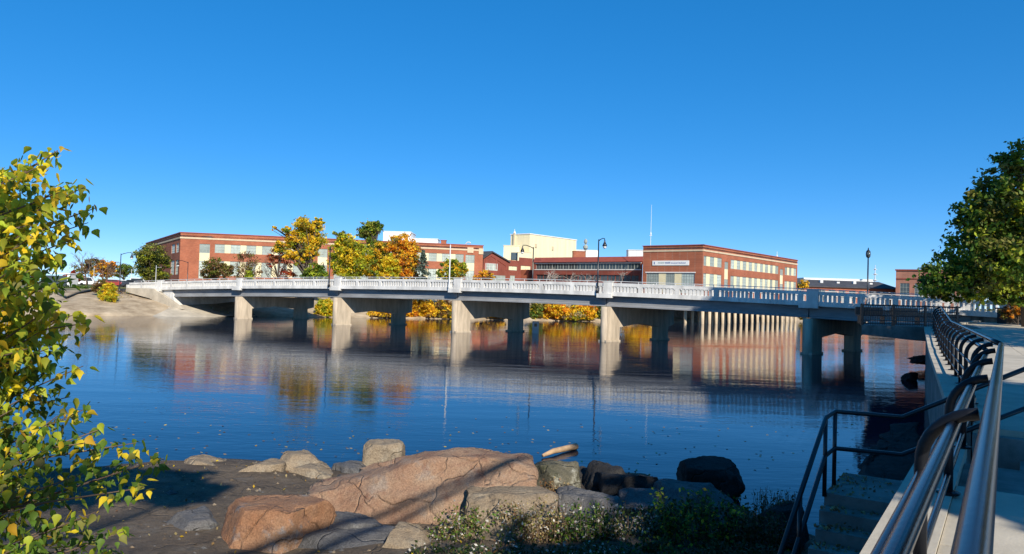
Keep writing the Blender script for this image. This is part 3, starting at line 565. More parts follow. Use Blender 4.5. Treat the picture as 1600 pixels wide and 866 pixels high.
# --- gabled entrance wing between the factories
GA = WD(756, 402, 160); GA.z = 0; GB = WD(834, 402, 171); GB.z = 0; gd = (GB - GA); GL = gd.length; gd.normalize(); gn_ = Vector((gd.y, -gd.x, 0))
gb = thing('gabled_wing', 'dark brick entrance wing with stepped gable between the two factories', 'building', tuple(GA))
def gz(px, py): return WP(px, py, GA, gd)
sG = [gz(x, 402)[0] for x in (756, 767.5, 793, 811, 832)]; zl_ = gz(757, 402)[1]; zp_ = gz(767.5, 394.5)[1]; zr_ = gz(793, 409)[1]; zb1 = gz(802, 407)[1]; zb2 = gz(820, 403)[1]
G = lambda s, z, d=0: Vector((GA.x + gd.x * s + gn_.x * d, GA.y + gd.y * s + gn_.y * d, z))
gm = MB(); gm.prism([G(0, 3), G(sG[2], 3), G(sG[2], zr_), G(sG[1], zp_), G(0, zl_)], gn_ * -0.5); gm.build('gable_wall', 'brick_dark', gb)
gr_ = MB()
for (a, za, b, zb_) in [(sG[1], zp_, sG[2] + 0.6, zr_ - 0.2), (-0.5, zl_ - 0.4, sG[1], zp_)]:
    gr_.hexa([G(a, za + 0.02, 0.4), G(b, zb_ + 0.02, 0.4), G(b, zb_ + 0.02, -24), G(a, za + 0.02, -24)], [G(a, za + 0.3, 0.4), G(b, zb_ + 0.3, 0.4), G(b, zb_ + 0.3, -24), G(a, za + 0.3, -24)])
gr_.build('roof', 'darkroof', gb)
tm = MB()
for (x0, y0, x1, y1) in [(759, 421, 759, 404), (759, 404, 767, 400), (767, 400, 775, 405), (775, 405, 775, 421), (777, 406.5, 791, 416), (791, 416, 791, 423)]:
    a = gz(x0, y0); b = gz(x1, y1); tm.tube([G(a[0], a[1], 0.06), G(b[0], b[1], 0.06)], 0.09, 6)
tm.build('brick_trim', 'redmetal', gb)
facade(gb, G(sG[2], 0), gd, gn_, sG[3] - sG[2], 3, zb1, [(0.5, sG[3] - sG[2] - 0.5, gz(800, 422.5)[1], gz(800, 416)[1])], 'brick_dark'); window(gb, G(sG[2], 0), gd, gn_, 0.5, sG[3] - sG[2] - 0.5, gz(800, 422.5)[1], gz(800, 416)[1], 2, 1, pm='cream')
facade(gb, G(sG[3], 0), gd, gn_, sG[4] - sG[3], 3, zb2, [(0.7, sG[4] - sG[3] - 0.5, gz(822, 423)[1], gz(822, 415.5)[1])], 'brick_dark'); window(gb, G(sG[3], 0), gd, gn_, 0.7, sG[4] - sG[3] - 0.5, gz(822, 423)[1], gz(822, 415.5)[1], 2, 1, pm='cream')
a = gz(758, 422); b = gz(777, 412.5); window(gb, GA, gd, gn_, a[0], b[0], a[1], b[1], 3, 2, fm='wframe_w', pm='pane', d=0.06)
a = gz(765, 441); b = gz(789, 431); window(gb, GA, gd, gn_, a[0], b[0], a[1], b[1], 3, 2, fm='wframe', pm='pane', d=0.06)
a = gz(796.5, 441); b = gz(804, 431); window(gb, GA, gd, gn_, a[0], b[0], a[1], b[1], 2, 2, fm='wframe', pm='pane', d=0.06)
slabbox(gb, 'porch_block', G(gz(814, 422)[0], 0), gd, gn_, 0, gz(832, 422)[0] - gz(814, 422)[0], 0.01, 2.4, 3, gz(822, 422)[1], 'brick')
slabbox(gb, 'flat_roof', G(sG[2], 0), gd, gn_, 0, sG[4] - sG[2], -20, -0.1, zb1 - 0.5, zb1 - 0.1, 'darkroof')
# --- cream process building behind
KC = WD(828, 366, 182); zct = KC.z; KC.z = 0
yb = thing('cream_process_building', 'tall cream clad windowless building rising behind the low brick block', 'building', tuple(KC))
Lr_ = sx(900.6, 378, KC, KR); Ll_ = sx(798, 367, KC, KL)
cm = MB(); cm.fbox(KC, KR, nR, 0, Lr_, -Ll_, 0, 3, zct); cm.build('walls', 'creamwall', yb)
for k in range(int(Lr_ / 2.4)): slabbox(yb, 'cladding_seam', KC, KR, nR, 1 + k * 2.4, 1.07 + k * 2.4, 0.002, 0.05, 8, zct - 0.1, 'creamwall')
slabbox(yb, 'parapet_cap', KC, KR, nR, -0.15, Lr_ + 0.15, -Ll_ - 0.1, 0.15, zct, zct + 0.2, 'white')
for px, py in ((837, 384), (863, 388)):
    a = WP(px, py, KC, KR); slabbox(yb, 'wall_vent', KC, KR, nR, a[0] - 0.3, a[0] + 0.3, 0.003, 0.25, a[1] - 0.45, a[1] + 0.45, 'tan')
slabbox(yb, 'downpipe', KC + KL * (Ll_ * 0.83), -KL, nL, 0, 0.5, 0.003, 0.3, 8, zct + 0.5, 'tan')
t_ = rbox('cream_annex', 'stepped cream annex with dark louvre against the tall cream building', 'building', 787, 812, 384, 176, 3, 9, 'creamwall', None)
a_ = WD(799, 394.5, 175.9); lv = MB(); lv.box(a_.x, a_.x + 1.55, a_.y - 0.12, a_.y + 0.4, a_.z - 1.7, a_.z); lv.build('louvre', 'pane_dark', t_)
rbox('cream_lean_to', 'low cream lean-to in front of the tall cream building', 'building', 809, 829, 394.5, 175, 3, 8, 'creamwall', None)
rbox('white_roof_hall', 'low white hall beyond the small brick roof box', 'building', 900, 935, 391, 200, 3, 12, 'white', None)
rbox('brick_roof_box', 'square brick stair head on the low block roof', 'rooftop unit', 896, 915, 393, 172, zrf - 0.3, 3, 'brick')
rbox('rooftop_louvre_screen', 'grey rooftop louvre screen beside the pile factory', 'rooftop unit', 982, 1005, 391, 168, zrf - 0.3, 3, 'greymetal')
# antennas
def mast(name, label, px, y0, y1, d, r, bits, m='greymetal'):
    a = WD(px, y1, d); b = WD(px, y0, d); t = thing(name, label, 'antenna', (a.x, a.y, a.z), 'rooftop antennas'); mb = MB(); H = b.z - a.z
    mb.tube([Vector((a.x, a.y, a.z)), Vector((a.x, a.y, a.z + H))], [r, r * 0.4], 8); mb.build('pole', m, t)
    for (f, rr, hh) in bits:
        k = MB(); k.lathe((a.x, a.y, a.z + H * f), [(rr * 0.4, 0), (rr, hh * 0.3), (rr, hh * 0.7), (rr * 0.5, hh)], 10); k.build('antenna_drum', m, t)
        k = MB(); k.tube([(a.x - rr * 1.8, a.y, a.z + H * f), (a.x + rr * 1.8, a.y, a.z + H * f)], 0.05, 6); k.build('cross_arm', m, t)
    return t
mast('radio_mast', 'tall thin white radio mast on the pile factory roof', 1016.5, 320, 384, 140, 0.05, [(0.25, 0.12, 0.6)], 'white')
mast('antenna_tower', 'grey antenna tower with drum and cross arms over the low block', 914.5, 373, 402, 178, 0.22, [(0.4, 0.6, 1.2), (0.72, 0.42, 1.0), (0.86, 0.36, 0.5)], 'wframe')
mast('cross_antenna', 'small white antenna on the corner of the tall cream building', 804, 358, 367, 186, 0.12, [(0.1, 0.3, 0.7)], 'white')
mast('roof_antenna', 'short white antenna on the pile factory long roof', 1214, 393, 402, 160, 0.08, [(0.05, 0.2, 0.3)], 'white')
mast('lattice_mast', 'slim grey mast behind the dark roofed shed', 1367, 414, 445, 230, 0.2, [(0.2, 0.6, 0.4), (0.5, 0.5, 0.4), (0.75, 0.4, 0.4)])
# --- shed and brown building to the right
SA = WD(1252, 455, 200); SA.z = 0; SB = WD(1402, 458, 204); SB.z = 0; sd_ = SB - SA; SLn = sd_.length; sd_.normalize(); sn = Vector((sd_.y, -sd_.x, 0))
sh = thing('brick_shed', 'long low orange brick shed with dark sloping roof beyond the bridge', 'building', tuple(SA))
zs1 = WP(1320, 450, SA, sd_)[1]; zs2 = WP(1320, 440.5, SA, sd_)[1]
facade(sh, SA, sd_, sn, SLn, 3, zs1, [(2 + 3 * k, 4 + 3 * k, 5, zs1 - 0.7) for k in range(int(SLn / 3) - 1)], 'brick')
for k in range(int(SLn / 3) - 1): window(sh, SA, sd_, sn, 2 + 3 * k, 4 + 3 * k, 5, zs1 - 0.7, 2, 2, pm='pane_dark')
r_ = MB(); Q = lambda s, d, z: (SA.x + sd_.x * s + sn.x * d, SA.y + sd_.y * s + sn.y * d, z)
r_.hexa([Q(-0.5, 0.6, zs1), Q(SLn + .5, 0.6, zs1), Q(SLn + .5, -16, zs1), Q(-0.5, -16, zs1)], [Q(-0.5, 0.6, zs1 + .2), Q(SLn + .5, 0.6, zs1 + .2), Q(SLn + .5, -9, zs2 + 0.6), Q(-0.5, -9, zs2 + 0.6)]); r_.build('roof', 'darkroof', sh)
for k in range(5):
    a = SA + sd_ * (3 + 5 * k); v = MB(); v.box(a.x - 0.4, a.x + 0.4, a.y + 4.6, a.y + 5.6, zs1 + 0.4, zs2 + 0.1 + 0.3 * (k % 2)); v.build('roof_vent', 'greymetal', sh)
rbox('white_warehouse', 'long white warehouse roofline behind the dark roofed shed', 'building', 1256, 1365, 434.5, 235, 3, 20, 'white', None)
DA = WD(1400, 423, 195); zd = DA.z; DA.z = 0; DB = WD(1520, 425, 186); DB.z = 0; dd_ = DB - DA; DLn = dd_.length; dd_.normalize(); dn = Vector((dd_.y, -dd_.x, 0))
db = thing('brown_brick_building', 'flat roofed brown brick building with tall windows beside the green tree', 'building', tuple(DA))
wz = [(1.0 + 3.4 * k, 3.2 + 3.4 * k, 6.0, zd - 3.3) for k in range(int(DLn / 3.4))]
facade(db, DA, dd_, dn, DLn, 3, zd, wz, 'brick_brown')
for o in wz: window(db, DA, dd_, dn, *o, 3, 4, pm='pane_dark')
slabbox(db, 'cornice', DA, dd_, dn, -0.2, DLn + 0.2, -0.3, 0.3, zd, zd + 0.35, 'brick_dark'); slabbox(db, 'band', DA, dd_, dn, 0, DLn, 0.003, 0.15, zd - 2.3, zd - 2.0, 'brick_dark')
facade(db, DA + dn * -14, dn, -dd_, 14, 3, zd, [], 'brick_brown')
slabbox(db, 'flat_roof', DA, dd_, dn, 0, DLn, -14, -0.01, zd - 0.5, zd - 0.2, 'darkroof')
# --- small dark kiosk and distant trees on the left
ka = WD(94, 426, 120); kq = thing('bus_shelter', 'small dark shelter with white end post above the sandy bank', 'shelter', (ka.x, ka.y, 3.3)); mb = MB()
mb.box(ka.x - 2.5, ka.x + 1.2, ka.y, ka.y + 2.2, 3.3, 5.2); mb.build('cabin', 'pane_dark', kq); mb = MB(); mb.box(ka.x + 1.25, ka.x + 1.7, ka.y - 0.1, ka.y + 2.2, 3.3, 5.5); mb.build('post', 'white', kq); mb = MB(); mb.box(ka.x - 2.7, ka.x + 1.8, ka.y - 0.3, ka.y + 2.4, 5.5, 5.65); mb.build('roof', 'white', kq)
# ================================================================ CARS
def car(label, px, d, m, rz, van=False):
    b = WD(px, 440, d); t = thing('parked_car', label, 'car', (b.x, b.y, 3.52), 'cars parked behind the bridge'); t.rotation_euler.z = rz
    def ph(name, prof, w0, mm, par=None):
        mb = MB(); mb.prism([Vector((x, -w0, z)) for x, z in prof], (0, 2 * w0, 0)); me = mb.mesh(name); o = bpy.data.objects.new(name, me); COL.objects.link(o); me.materials.append(M[mm]); o.parent = par or t; WL[o] = WL[t]; return o
    hi = 1.9 if van else 1.45
    ph('body', [(-2.2, .35), (2.2, .35), (2.25, .7), (1.9, .9), (1.0, 1.0), (-2.1, 1.0), (-2.25, .7)], 0.88, m)
    cab = ph('cabin', [(-2.05 if van else -1.7, 1.0), (1.0, 1.0), (.45, hi), (-1.9 if van else -1.3, hi)], 0.74, m)
    ph('side_glass', [(-1.8 if van else -1.5, 1.05), (.8, 1.05), (.4, hi - .1), (-1.75 if van else -1.2, hi - .1)], 0.75, 'glassdark', cab)
    for x in (-1.35, 1.4):
        for y in (-0.86, 0.86):
            mb = MB(); mb.tube([(x, y - 0.1, .32), (x, y + 0.1, .32)], 0.32, 12); me = mb.mesh('wheel'); o = bpy.data.objects.new('wheel', me); COL.objects.link(o); me.materials.append(M['tyre']); o.parent = t; WL[o] = WL[t]
for a in [('white van parked beside the green corner tree', 221, 150, 'carwhite', 0.2, True), ('white car parked between the corner lamp and the white van', 198, 158, 'carwhite', 0.15, False), ('dark car parked in front of the white van', 212, 140, 'cardark', 0.1, False), ('red car parked behind the sandy bank corner lamp', 180, 150, 'carred', 0.3, False), ('white car parked between the red car and the white van by the orange tree', 165, 165, 'carwhite', 0.1, False), ('white van parked by the orange tree', 140, 165, 'carwhite', 0.3, True)]: car(*a)

# ================================================================ TREES
def branchy(mb, base, top, r, ends, k=6, bend=0.15):
    base = Vector(base); top = Vector(top); n = 5
    path = [base.lerp(top, i / n) + Vector((noise.noise(Vector((i * 1.1, base.x, 2))), noise.noise(Vector((i * 1.3, base.y, 5))), 0)) * bend * (top - base).length * 0.25 * (0 < i) for i in range(n + 1)]
    mb.tube(path, [r * (1 - 0.7 * i / n) for i in range(n + 1)], k)
    for e, rr in ends:
        e = Vector(e); f = min(0.9, max(0.25, (e.z - base.z) / max(0.1, (top.z - base.z)) * 0.6)); p0 = path[int(f * n)]
        m1 = p0.lerp(e, 0.5) + Vector((0, 0, 0.12 * (e - p0).length)); mb.tube([p0, m1, e], [rr, rr * 0.6, rr * 0.22], 5)
def tree(name, label, px, d, ells, cols, n, leaf, tr=0.16, zb=3.4, group=None, bark='bark', dens=None, thick=0.55, base_px=None, cat='tree', clump=0.26, extra=0):
    b = WD(px, 446, d); t = thing(name, label, cat, (b.x, b.y, zb - 0.15), group); r = random.Random(hash(label) % 9999 if False else int(px * 7 + d)); base = Vector((b.x, b.y, zb - 0.15))
    Es = []
    for (x, y, rx, ry) in ells:
        c = WD(x, y, d); s = d / F * 1.14; Es.append((c + Vector((0, r.uniform(-.4, .4) * rx * s, 0)), rx * s, rx * s * 0.9, ry * s))
    tot = sum(e[1] * e[3] for e in Es); C = []; MI = []; ends = []; n = int(n * 3.2); leaf = leaf * 1.15
    for c, rx, ry, rz in Es:
        m = max(3, int(n * rx * rz / tot)); ncl = max(6, int(m / 40))
        dirs = rng.normal(size=(ncl, 3)); dirs /= np.linalg.norm(dirs, axis=1)[:, None]; rad = rng.uniform(0.1, 1, (ncl, 1)) ** 0.45
        cc = dirs * rad * np.array([rx, ry, rz]) * 0.95 + np.array(c); cs = clump * (rx + rz) / 2 * rng.uniform(0.6, 1.3, ncl)
        idx = rng.integers(0, ncl, m); P = cc[idx] + rng.normal(size=(m, 3)) * cs[idx][:, None] * np.array([1, 1, 0.7]) * thick
        w = np.array([k[1] for k in cols], float); w /= w.sum(); ccol = rng.choice(len(cols), ncl, p=w); col = ccol[idx]
        fl = rng.random(m) < 0.2; col[fl] = rng.choice(len(cols), fl.sum(), p=w)
        C.append(P); MI.append(col)
        for i in range(min(6, ncl)): ends.append((tuple(cc[i]), tr * 0.4))
    C = np.concatenate(C); MI = np.concatenate(MI); keep = C[:, 2] > zb - 0.1; C = C[keep]; MI = MI[keep]
    mb = MB(); topc = max(Es, key=lambda e: e[0].z)[0]; branchy(mb, base, Vector((topc.x, topc.y, topc.z)), tr, ends); mb.build('trunk', bark, t, smooth=True)
    me = quads_mesh('crown', leaf_quads(C, leaf), MI, tuple(base)); link('crown', me, [k[0] for k in cols], t)
    return t
FT = 'autumn trees in front of the long factory'
tree('maple_tree', 'tall gold and green tree with dark leaning trunk before the long factory', 478, 122, [(480, 355, 20, 16), (498, 348, 9, 9), (470, 375, 22, 14), (492, 372, 15, 18), (455, 362, 12, 7), (440, 385, 13, 9), (458, 398, 16, 8), (484, 395, 14, 10), (428, 357, 5, 3), (467, 410, 10, 6)], [('gold', 5), ('yellow', 4), ('ygreen', 3), ('olive', 2), ('green', 1.5)], 4200, 0.34, 0.36, group=FT)
tree('bare_red_tree', 'thin half bare red leaved tree beside the gold tree', 433, 124, [(436, 400, 14, 14), (448, 422, 14, 14), (424, 408, 8, 10)], [('red', 3), ('brown', 2), ('orangel', 1)], 700, 0.26, 0.2, group=FT)
tree('ash_tree', 'broad yellow green tree behind the headless bridge pole', 545, 122, [(540, 378, 15, 14), (530, 365, 9, 8), (552, 395, 20, 18), (535, 412, 20, 18), (565, 410, 18, 20), (525, 392, 10, 12), (550, 428, 22, 12)], [('ygreen', 6), ('yellow', 4.5), ('green', 1.5), ('olive', 1.5)], 4600, 0.34, 0.3, group=FT)
tree('tall_ash_tree', 'tall dark green topped tree rising over the factory roof', 578, 128, [(577, 358, 17, 11), (590, 352, 8, 6), (568, 366, 9, 8), (580, 378, 8, 14)], [('green', 4), ('olive', 3), ('ygreen', 2)], 1700, 0.34, 0.3, group=FT)
tree('small_green_tree', 'low green tree under the gold tree', 492, 118, [(492, 425, 14, 13), (505, 432, 9, 8), (480, 432, 9, 8)], [('green', 4), ('ygreen', 2)], 1300, 0.3, 0.14, group=FT)
tree('yellow_tree', 'bright yellow rounded tree beside the orange maple', 606, 118, [(610, 415, 14, 16), (603, 430, 14, 12), (618, 430, 10, 12)], [('yellow', 5), ('ygreen', 3)], 1900, 0.3, 0.14, group=FT)
tree('mixed_tree', 'gold topped green tree between yellow tree and ash', 592, 124, [(594, 388, 16, 12), (585, 408, 16, 16), (585, 428, 16, 12), (600, 400, 12, 12)], [('gold', 3), ('green', 3), ('olive', 2), ('yellow', 2)], 2200, 0.32, 0.22, group=FT)
tree('orange_maple', 'bright orange maple in front of the white penthouse', 630, 120, [(625, 380, 17, 14), (638, 393, 17, 20), (628, 415, 20, 20), (645, 415, 10, 18), (612, 392, 9, 12), (636, 430, 18, 10)], [('orangel', 5), ('gold', 4), ('brown', 1.5), ('olive', 1.5)], 4200, 0.32, 0.26, group=FT)
tree('yellow_green_birch', 'small yellow green tree behind the pale bridge pole', 712, 122, [(705, 415, 16, 10), (712, 428, 16, 12), (695, 428, 12, 8), (722, 420, 8, 10)], [('ygreen', 3), ('gold', 3), ('green', 2)], 1700, 0.3, 0.14, group=FT)
tree('small_orange_shrub', 'small orange shrub at the long factory end', 758, 126, [(758, 430, 10, 8), (748, 436, 10, 5), (768, 434, 6, 6)], [('orangel', 2), ('gold', 2), ('brown', 2)], 700, 0.28, 0.08, group=FT, cat='shrub')
tree('corner_tree', 'bushy olive green tree at the long factory shaded end wall', 240, 128, [(240, 400, 20, 16), (230, 418, 18, 18), (252, 415, 12, 20), (240, 430, 20, 10)], [('olive', 4), ('ygreen', 2), ('dkgreen', 2)], 3400, 0.32, 0.24, group='trees around the factory')
tree('brown_shrub_tree', 'low brownish bush before the long factory tall stair window', 335, 126, [(335, 418, 17, 13), (325, 430, 12, 9), (352, 425, 12, 12)], [('brown', 3), ('olive', 4), ('green', 1)], 1700, 0.28, 0.12, group='trees around the factory')
tree('thin_brown_tree', 'thin brown tree with sparse leaves beside the bushes', 385, 126, [(385, 405, 15, 18), (370, 425, 12, 12), (395, 425, 14, 14)], [('brown', 4), ('olive', 1)], 750, 0.24, 0.14, group='trees around the factory')
tree('ivy_stump', 'short bright green bush below the thin brown tree', 389, 117, [(389, 430, 5, 10)], [('green', 1), ('ygreen', 2)], 380, 0.26, 0.08, group='trees around the factory', cat='shrub')
tree('orange_far_tree', 'orange tree beyond the parked cars', 168, 175, [(170, 420, 16, 12), (156, 424, 10, 9)], [('orangel', 2), ('brown', 3), ('gold', 1)], 900, 0.4, 0.2, group='trees above the sandy bank')
tree('green_far_tree', 'round green tree beyond the corner lamp', 193, 185, [(193, 421, 12, 9), (186, 426, 8, 6)], [('green', 2), ('olive', 1)], 700, 0.4, 0.2, group='trees above the sandy bank')
tree('olive_far_tree', 'olive tree behind the bare trees', 143, 180, [(145, 415, 14, 10), (130, 420, 12, 10)], [('olive', 2), ('brown', 2)], 700, 0.4, 0.2, group='trees above the sandy bank')
tree('red_bush', 'dark red bush beside the small shelter', 112, 126, [(112, 433, 12, 8), (122, 436, 8, 6)], [('red', 4), ('brown', 1)], 700, 0.26, 0.08, group='trees above the sandy bank', cat='shrub')
tree('brown_bush', 'brown twiggy bush behind the yellow bank shrub', 158, 104, [(158, 445, 9, 10), (152, 452, 8, 8)], [('brown', 3), ('olive', 1)], 600, 0.2, 0.06, group='trees above the sandy bank', cat='shrub', zb=2.9)
tree('yellow_bank_shrub', 'bright yellow shrub on the sandy bank', 172, 101, [(172, 450, 10, 9), (168, 462, 12, 9), (176, 463, 9, 8)], [('yellow', 4), ('ygreen', 3)], 1500, 0.19, 0.05, zb=1.5, group='trees above the sandy bank', cat='shrub')
tree('green_hedge', 'low green hedge on top of the sandy bank', 115, 112, [(105, 450, 20, 4), (130, 451, 16, 4), (85, 450, 16, 5)], [('green', 3), ('dkgreen', 2)], 900, 0.2, 0.05, group='trees above the sandy bank', cat='hedge', zb=2.9)
tree('right_shed_tree', 'small golden tree between the pile factory and the shed', 1255, 176, [(1256, 444, 7, 8), (1252, 450, 6, 5)], [('gold', 2), ('olive', 1)], 450, 0.34, 0.12)
# spruce: stacked drooping whorls
def spruce():
    d = 117; b = WD(660, 446, d); t = thing('blue_spruce', 'grey green conical spruce beside the orange maple', 'tree', (b.x, b.y, 3.2), FT); base = Vector((b.x, b.y, 3.2)); H = WD(662, 391, d).z - 3.2
    mb = MB(); mb.tube([base, base + Vector((0, 0, H))], [0.2, 0.02], 8); mb.build('trunk', 'bark', t); C = []
    for k in range(260):
        f = random.random() ** 1.3; a = random.uniform(0, 6.28); R = (1 - f) * 2.5 + 0.12; n = 24
        for i in range(n):
            u_ = i / n; C.append((base.x + math.cos(a) * R * u_ + random.gauss(0, .09), base.y + math.sin(a) * R * u_ + random.gauss(0, .09), base.z + 0.3 + f * (H - 0.35) - 0.28 * R * u_ * u_ + random.gauss(0, .07)))
    link('crown', quads_mesh('crown', leaf_quads(np.array(C), 0.26), None, tuple(base)), 'spruce', t)
spruce()
# bare trees
def bare(name, label, px, d, ytop, spread, m='twig', zb=2.8, seed=1, lv=4, r0=0.14, group='bare trees'):
    b = WD(px, 446, d); base = Vector((b.x, b.y, zb)); H = WD(px, ytop, d).z - zb; t = thing(name, label, 'tree', tuple(base), group); r = random.Random(seed); tr = MB(); br = MB()
    def grow(p, dr, L, rad, k):
        e = p + dr * L; mid = p.lerp(e, .5) + Vector((r.gauss(0, .06), r.gauss(0, .06), 0)) * L
        (tr if k == lv else br).tube([p, mid, e], [rad, rad * .8, rad * .6], 5, cap=False)
        if k > 0:
            for i in range(3 if k > 1 else 4):
                nd = (dr + Vector((r.gauss(0, spread), r.gauss(0, spread), r.gauss(0.1, .3)))).normalized(); grow(p.lerp(e, r.uniform(.55, 1)), nd, L * r.uniform(.55, .8), rad * .55, k - 1)
    grow(base, Vector((0.03, 0, 1)), H * 0.36, r0, lv); tr.build('trunk', m, t, smooth=True, fix=False); br.build('crown', m, t, fix=False)
bare('bare_tree', 'dark bare tree standing between the corner lamp and the taller bare tree', 160, 108, 398, 0.6, seed=4); bare('bare_tree', 'tallest dark bare tree above the sandy bank', 132, 112, 380, 0.5, seed=8)
bare('bare_tree', 'pale bare tree before the low block ribbon windows', 853, 140, 402, 0.6, 'barkpale', seed=11, r0=0.2, zb=4)
bare('bare_tree', 'pale low bare tree between the arm lamp and the thin pale tree', 918, 136, 412, 0.8, 'barkpale', seed=12, zb=4); bare('bare_tree', 'pale spreading bare tree between the arm lamp and the pile factory', 968, 132, 411, 0.9, 'barkpale', seed=13, zb=4); bare('bare_tree', 'thin pale bare tree before the middle of the low block', 890, 138, 415, 0.8, 'barkpale', seed=15, zb=4)
bare('bare_tree', 'small grey bare tree against the pale stair window', 737, 136, 398, 0.55, 'barkpale', seed=16, r0=0.1); bare('bare_tree', 'dark bare tree rising over the bright green bush', 388, 128, 385, 0.55, seed=17); bare('bare_tree', 'dark forked bare tree among the red leaves beside the gold tree', 434, 126, 378, 0.5, seed=19)
# bank shrubs seen below the bridge
BSG = 'shrubs on the far river bank'
for i, (x, rx, y, ry, cols, lb) in enumerate([(509, 15, 482, 14, [('ygreen', 3), ('yellow', 4)], 'lime yellow bank shrub beside the pier of the headless pole'), (596, 20, 490, 7, [('gold', 3), ('brown', 2), ('yellow', 2)], 'low golden shrub under the arch of the headless pole pier'), (660, 22, 481, 15, [('gold', 5), ('yellow', 3), ('brown', 1)], 'large golden bank shrub between the two lamp pole piers'), (693, 16, 484, 14, [('gold', 3), ('brown', 3), ('olive', 2)], 'brownish gold shrub beside the pier of the pale pole'), (765, 24, 490, 6, [('gold', 3), ('brown', 3)], 'low brown gold shrub under the arch of the pale pole pier'),
    (838, 10, 484, 14, [('olive', 3), ('green', 2), ('yellow', 1)], 'olive green bank shrub next to the golden orange shrubs'), (868, 22, 485, 14, [('gold', 4), ('orangel', 2), ('yellow', 2), ('olive', 1)], 'golden orange bank shrub beside the olive green shrub'), (912, 22, 486, 14, [('gold', 4), ('orangel', 2), ('yellow', 2), ('olive', 1)], 'golden orange bank shrub beside the dark green shrub'), (940, 9, 484, 13, [('green', 3), ('olive', 2)], 'dark green shrub beside the pier of the black arm lamp'), (890, 24, 493, 7, [('ygreen', 2), ('gold', 3), ('straw', 2)], 'low yellow green shrub at the waterline before the golden orange shrubs'), (640, 12, 488, 9, [('gold', 3), ('orangel', 2)], 'small golden shrub beside the large golden bank shrub'), (1256, 8, 493, 6, [('gold', 1), ('olive', 1)], 'small golden shrub at the end of the piles'), (1000, 22, 484, 14, [('gold', 2), ('yellow', 1)], 'golden shrub under the arch of the black arm lamp pier')]):
    d = (fbd(x) if x < 1200 else 172) + 0.7
    tree('bank_shrub', lb, x, d, [(x - rx * .35, y, rx * .6, ry), (x + rx * .35, y + 1, rx * .6, ry * .9), (x, y - 2, rx * .6, ry * .9), (x - rx * .6, y + ry * .5, rx * .5, ry * .5), (x + rx * .6, y + ry * .5, rx * .5, ry * .5)], cols, 2600 if rx > 12 else 1200, 0.34, 0.05, zb=0.35, group=BSG, cat='shrub')
# the big green tree on the plaza and trees outside the frame that shade the place
def bigtree(name, label, base, ells, cols, n, leaf, tr, group='promenade trees', clump=0.24):
    base = Vector(base); t = thing(name, label, 'tree', tuple(base), group); C = []; MI = []; ends = []
    tot = sum(e[3] * e[5] for e in ells)
    for (x, y, z, rx, ry, rz) in ells:
        m = int(n * rx * rz / tot); ncl = max(6, m // 60); dirs = rng.normal(size=(ncl, 3)); dirs /= np.linalg.norm(dirs, axis=1)[:, None]; rad = rng.uniform(0.12, 1, (ncl, 1)) ** 0.45
        cc = dirs * rad * np.array([rx, ry, rz]) * 0.92 + np.array([x, y, z]); cs = clump * (rx + rz) / 2 * rng.uniform(.5, 1.2, ncl); idx = rng.integers(0, ncl, m)
        C.append(cc[idx] + rng.normal(size=(m, 3)) * cs[idx][:, None] * np.array([.6, .6, .35])); w = np.array([k[1] for k in cols], float); w /= w.sum(); col = rng.choice(len(cols), ncl, p=w)[idx]; fl = rng.random(m) < .25; col[fl] = rng.choice(len(cols), fl.sum(), p=w); MI.append(col)
        ends += [(tuple(cc[i]), tr * .35) for i in range(min(9, ncl))]
    C = np.concatenate(C); MI = np.concatenate(MI); mb = MB(); tp = max(ells, key=lambda e: e[2]); branchy(mb, base, (tp[0], tp[1], tp[2]), tr, ends, 8, 0.05); mb.build('trunk', 'bark', t, smooth=True)
    link('crown', quads_mesh('crown', leaf_quads(C, leaf), MI, tuple(base)), [k[0] for k in cols], t); return t
tc = Vector((32.2, 46, 3.15))
def te(px, py, rx, ry): c = WD(px, py, 46); s = 46 / F; return (c.x, c.y, c.z, rx * s, rx * s, ry * s)
bigtree('linden_tree', 'big dense dark green tree on the plaza in front of the bridge end', tc, [te(1590, 250, 40, 36), te(1575, 300, 62, 45), te(1570, 355, 85, 48), te(1555, 400, 95, 45), te(1530, 435, 95, 34), te(1590, 430, 90, 45), te(1480, 452, 42, 16), te(1630, 350, 90, 90), te(1545, 330, 55, 40), te(1490, 458, 46, 14), te(1560, 462, 50, 15), te(1610, 458, 50, 20)], [('green', 6), ('dkgreen', .8), ('ygreen', 2.2), ('olive', 3.6)], 42000, 0.3, 0.32)
GB_ = 'shade trees along the promenade'
for lb, base, ells in [('tall slim crowned shade tree on the plaza', (35, 31.5, 3), [(33.8, 32, 25.6, 3.4, 4, 3.2), (36.2, 31.5, 23.0, 2.2, 2.6, 2.0)]), ('shade tree on the plaza beside the approach wall', (43, 44, 3.2), [(43, 44, 11, 5, 5, 5), (42, 45, 8, 4, 4, 4)]), ('shade tree beside the middle of the promenade', (28, 19, 2.8), [(28, 19, 13, 6, 6, 5.5), (29, 18, 18, 5, 5, 4.5), (32, 24, 14, 5, 5, 5)]),
    ('shade tree on the promenade beside the stair railing', (13.0, -1.5, 2.6), [(12.6, -1, 9.5, 4.4, 4.4, 3.4), (14, -2, 13, 4, 4, 3.5), (11.4, 0.5, 7.8, 2.6, 2.6, 2), (9.0, -3.6, 9.8, 2.9, 1.7, 1.4)]), ('shade tree with long bare limbs on the rocky shore bank', (-2.2, -9, 2.3), [(-2.4, -2.0, 10.9, 2.7, 1.8, .8), (-1.0, -1.5, 10.6, 2.3, 1.0, .8), (-5.0, -9, 12, 3.6, 4, 3)])]:
    bigtree('shade_tree', lb, base, ells, [('green', 3), ('olive', 2), ('dkgreen', 2)], 16000, 0.5, 0.3, GB_)
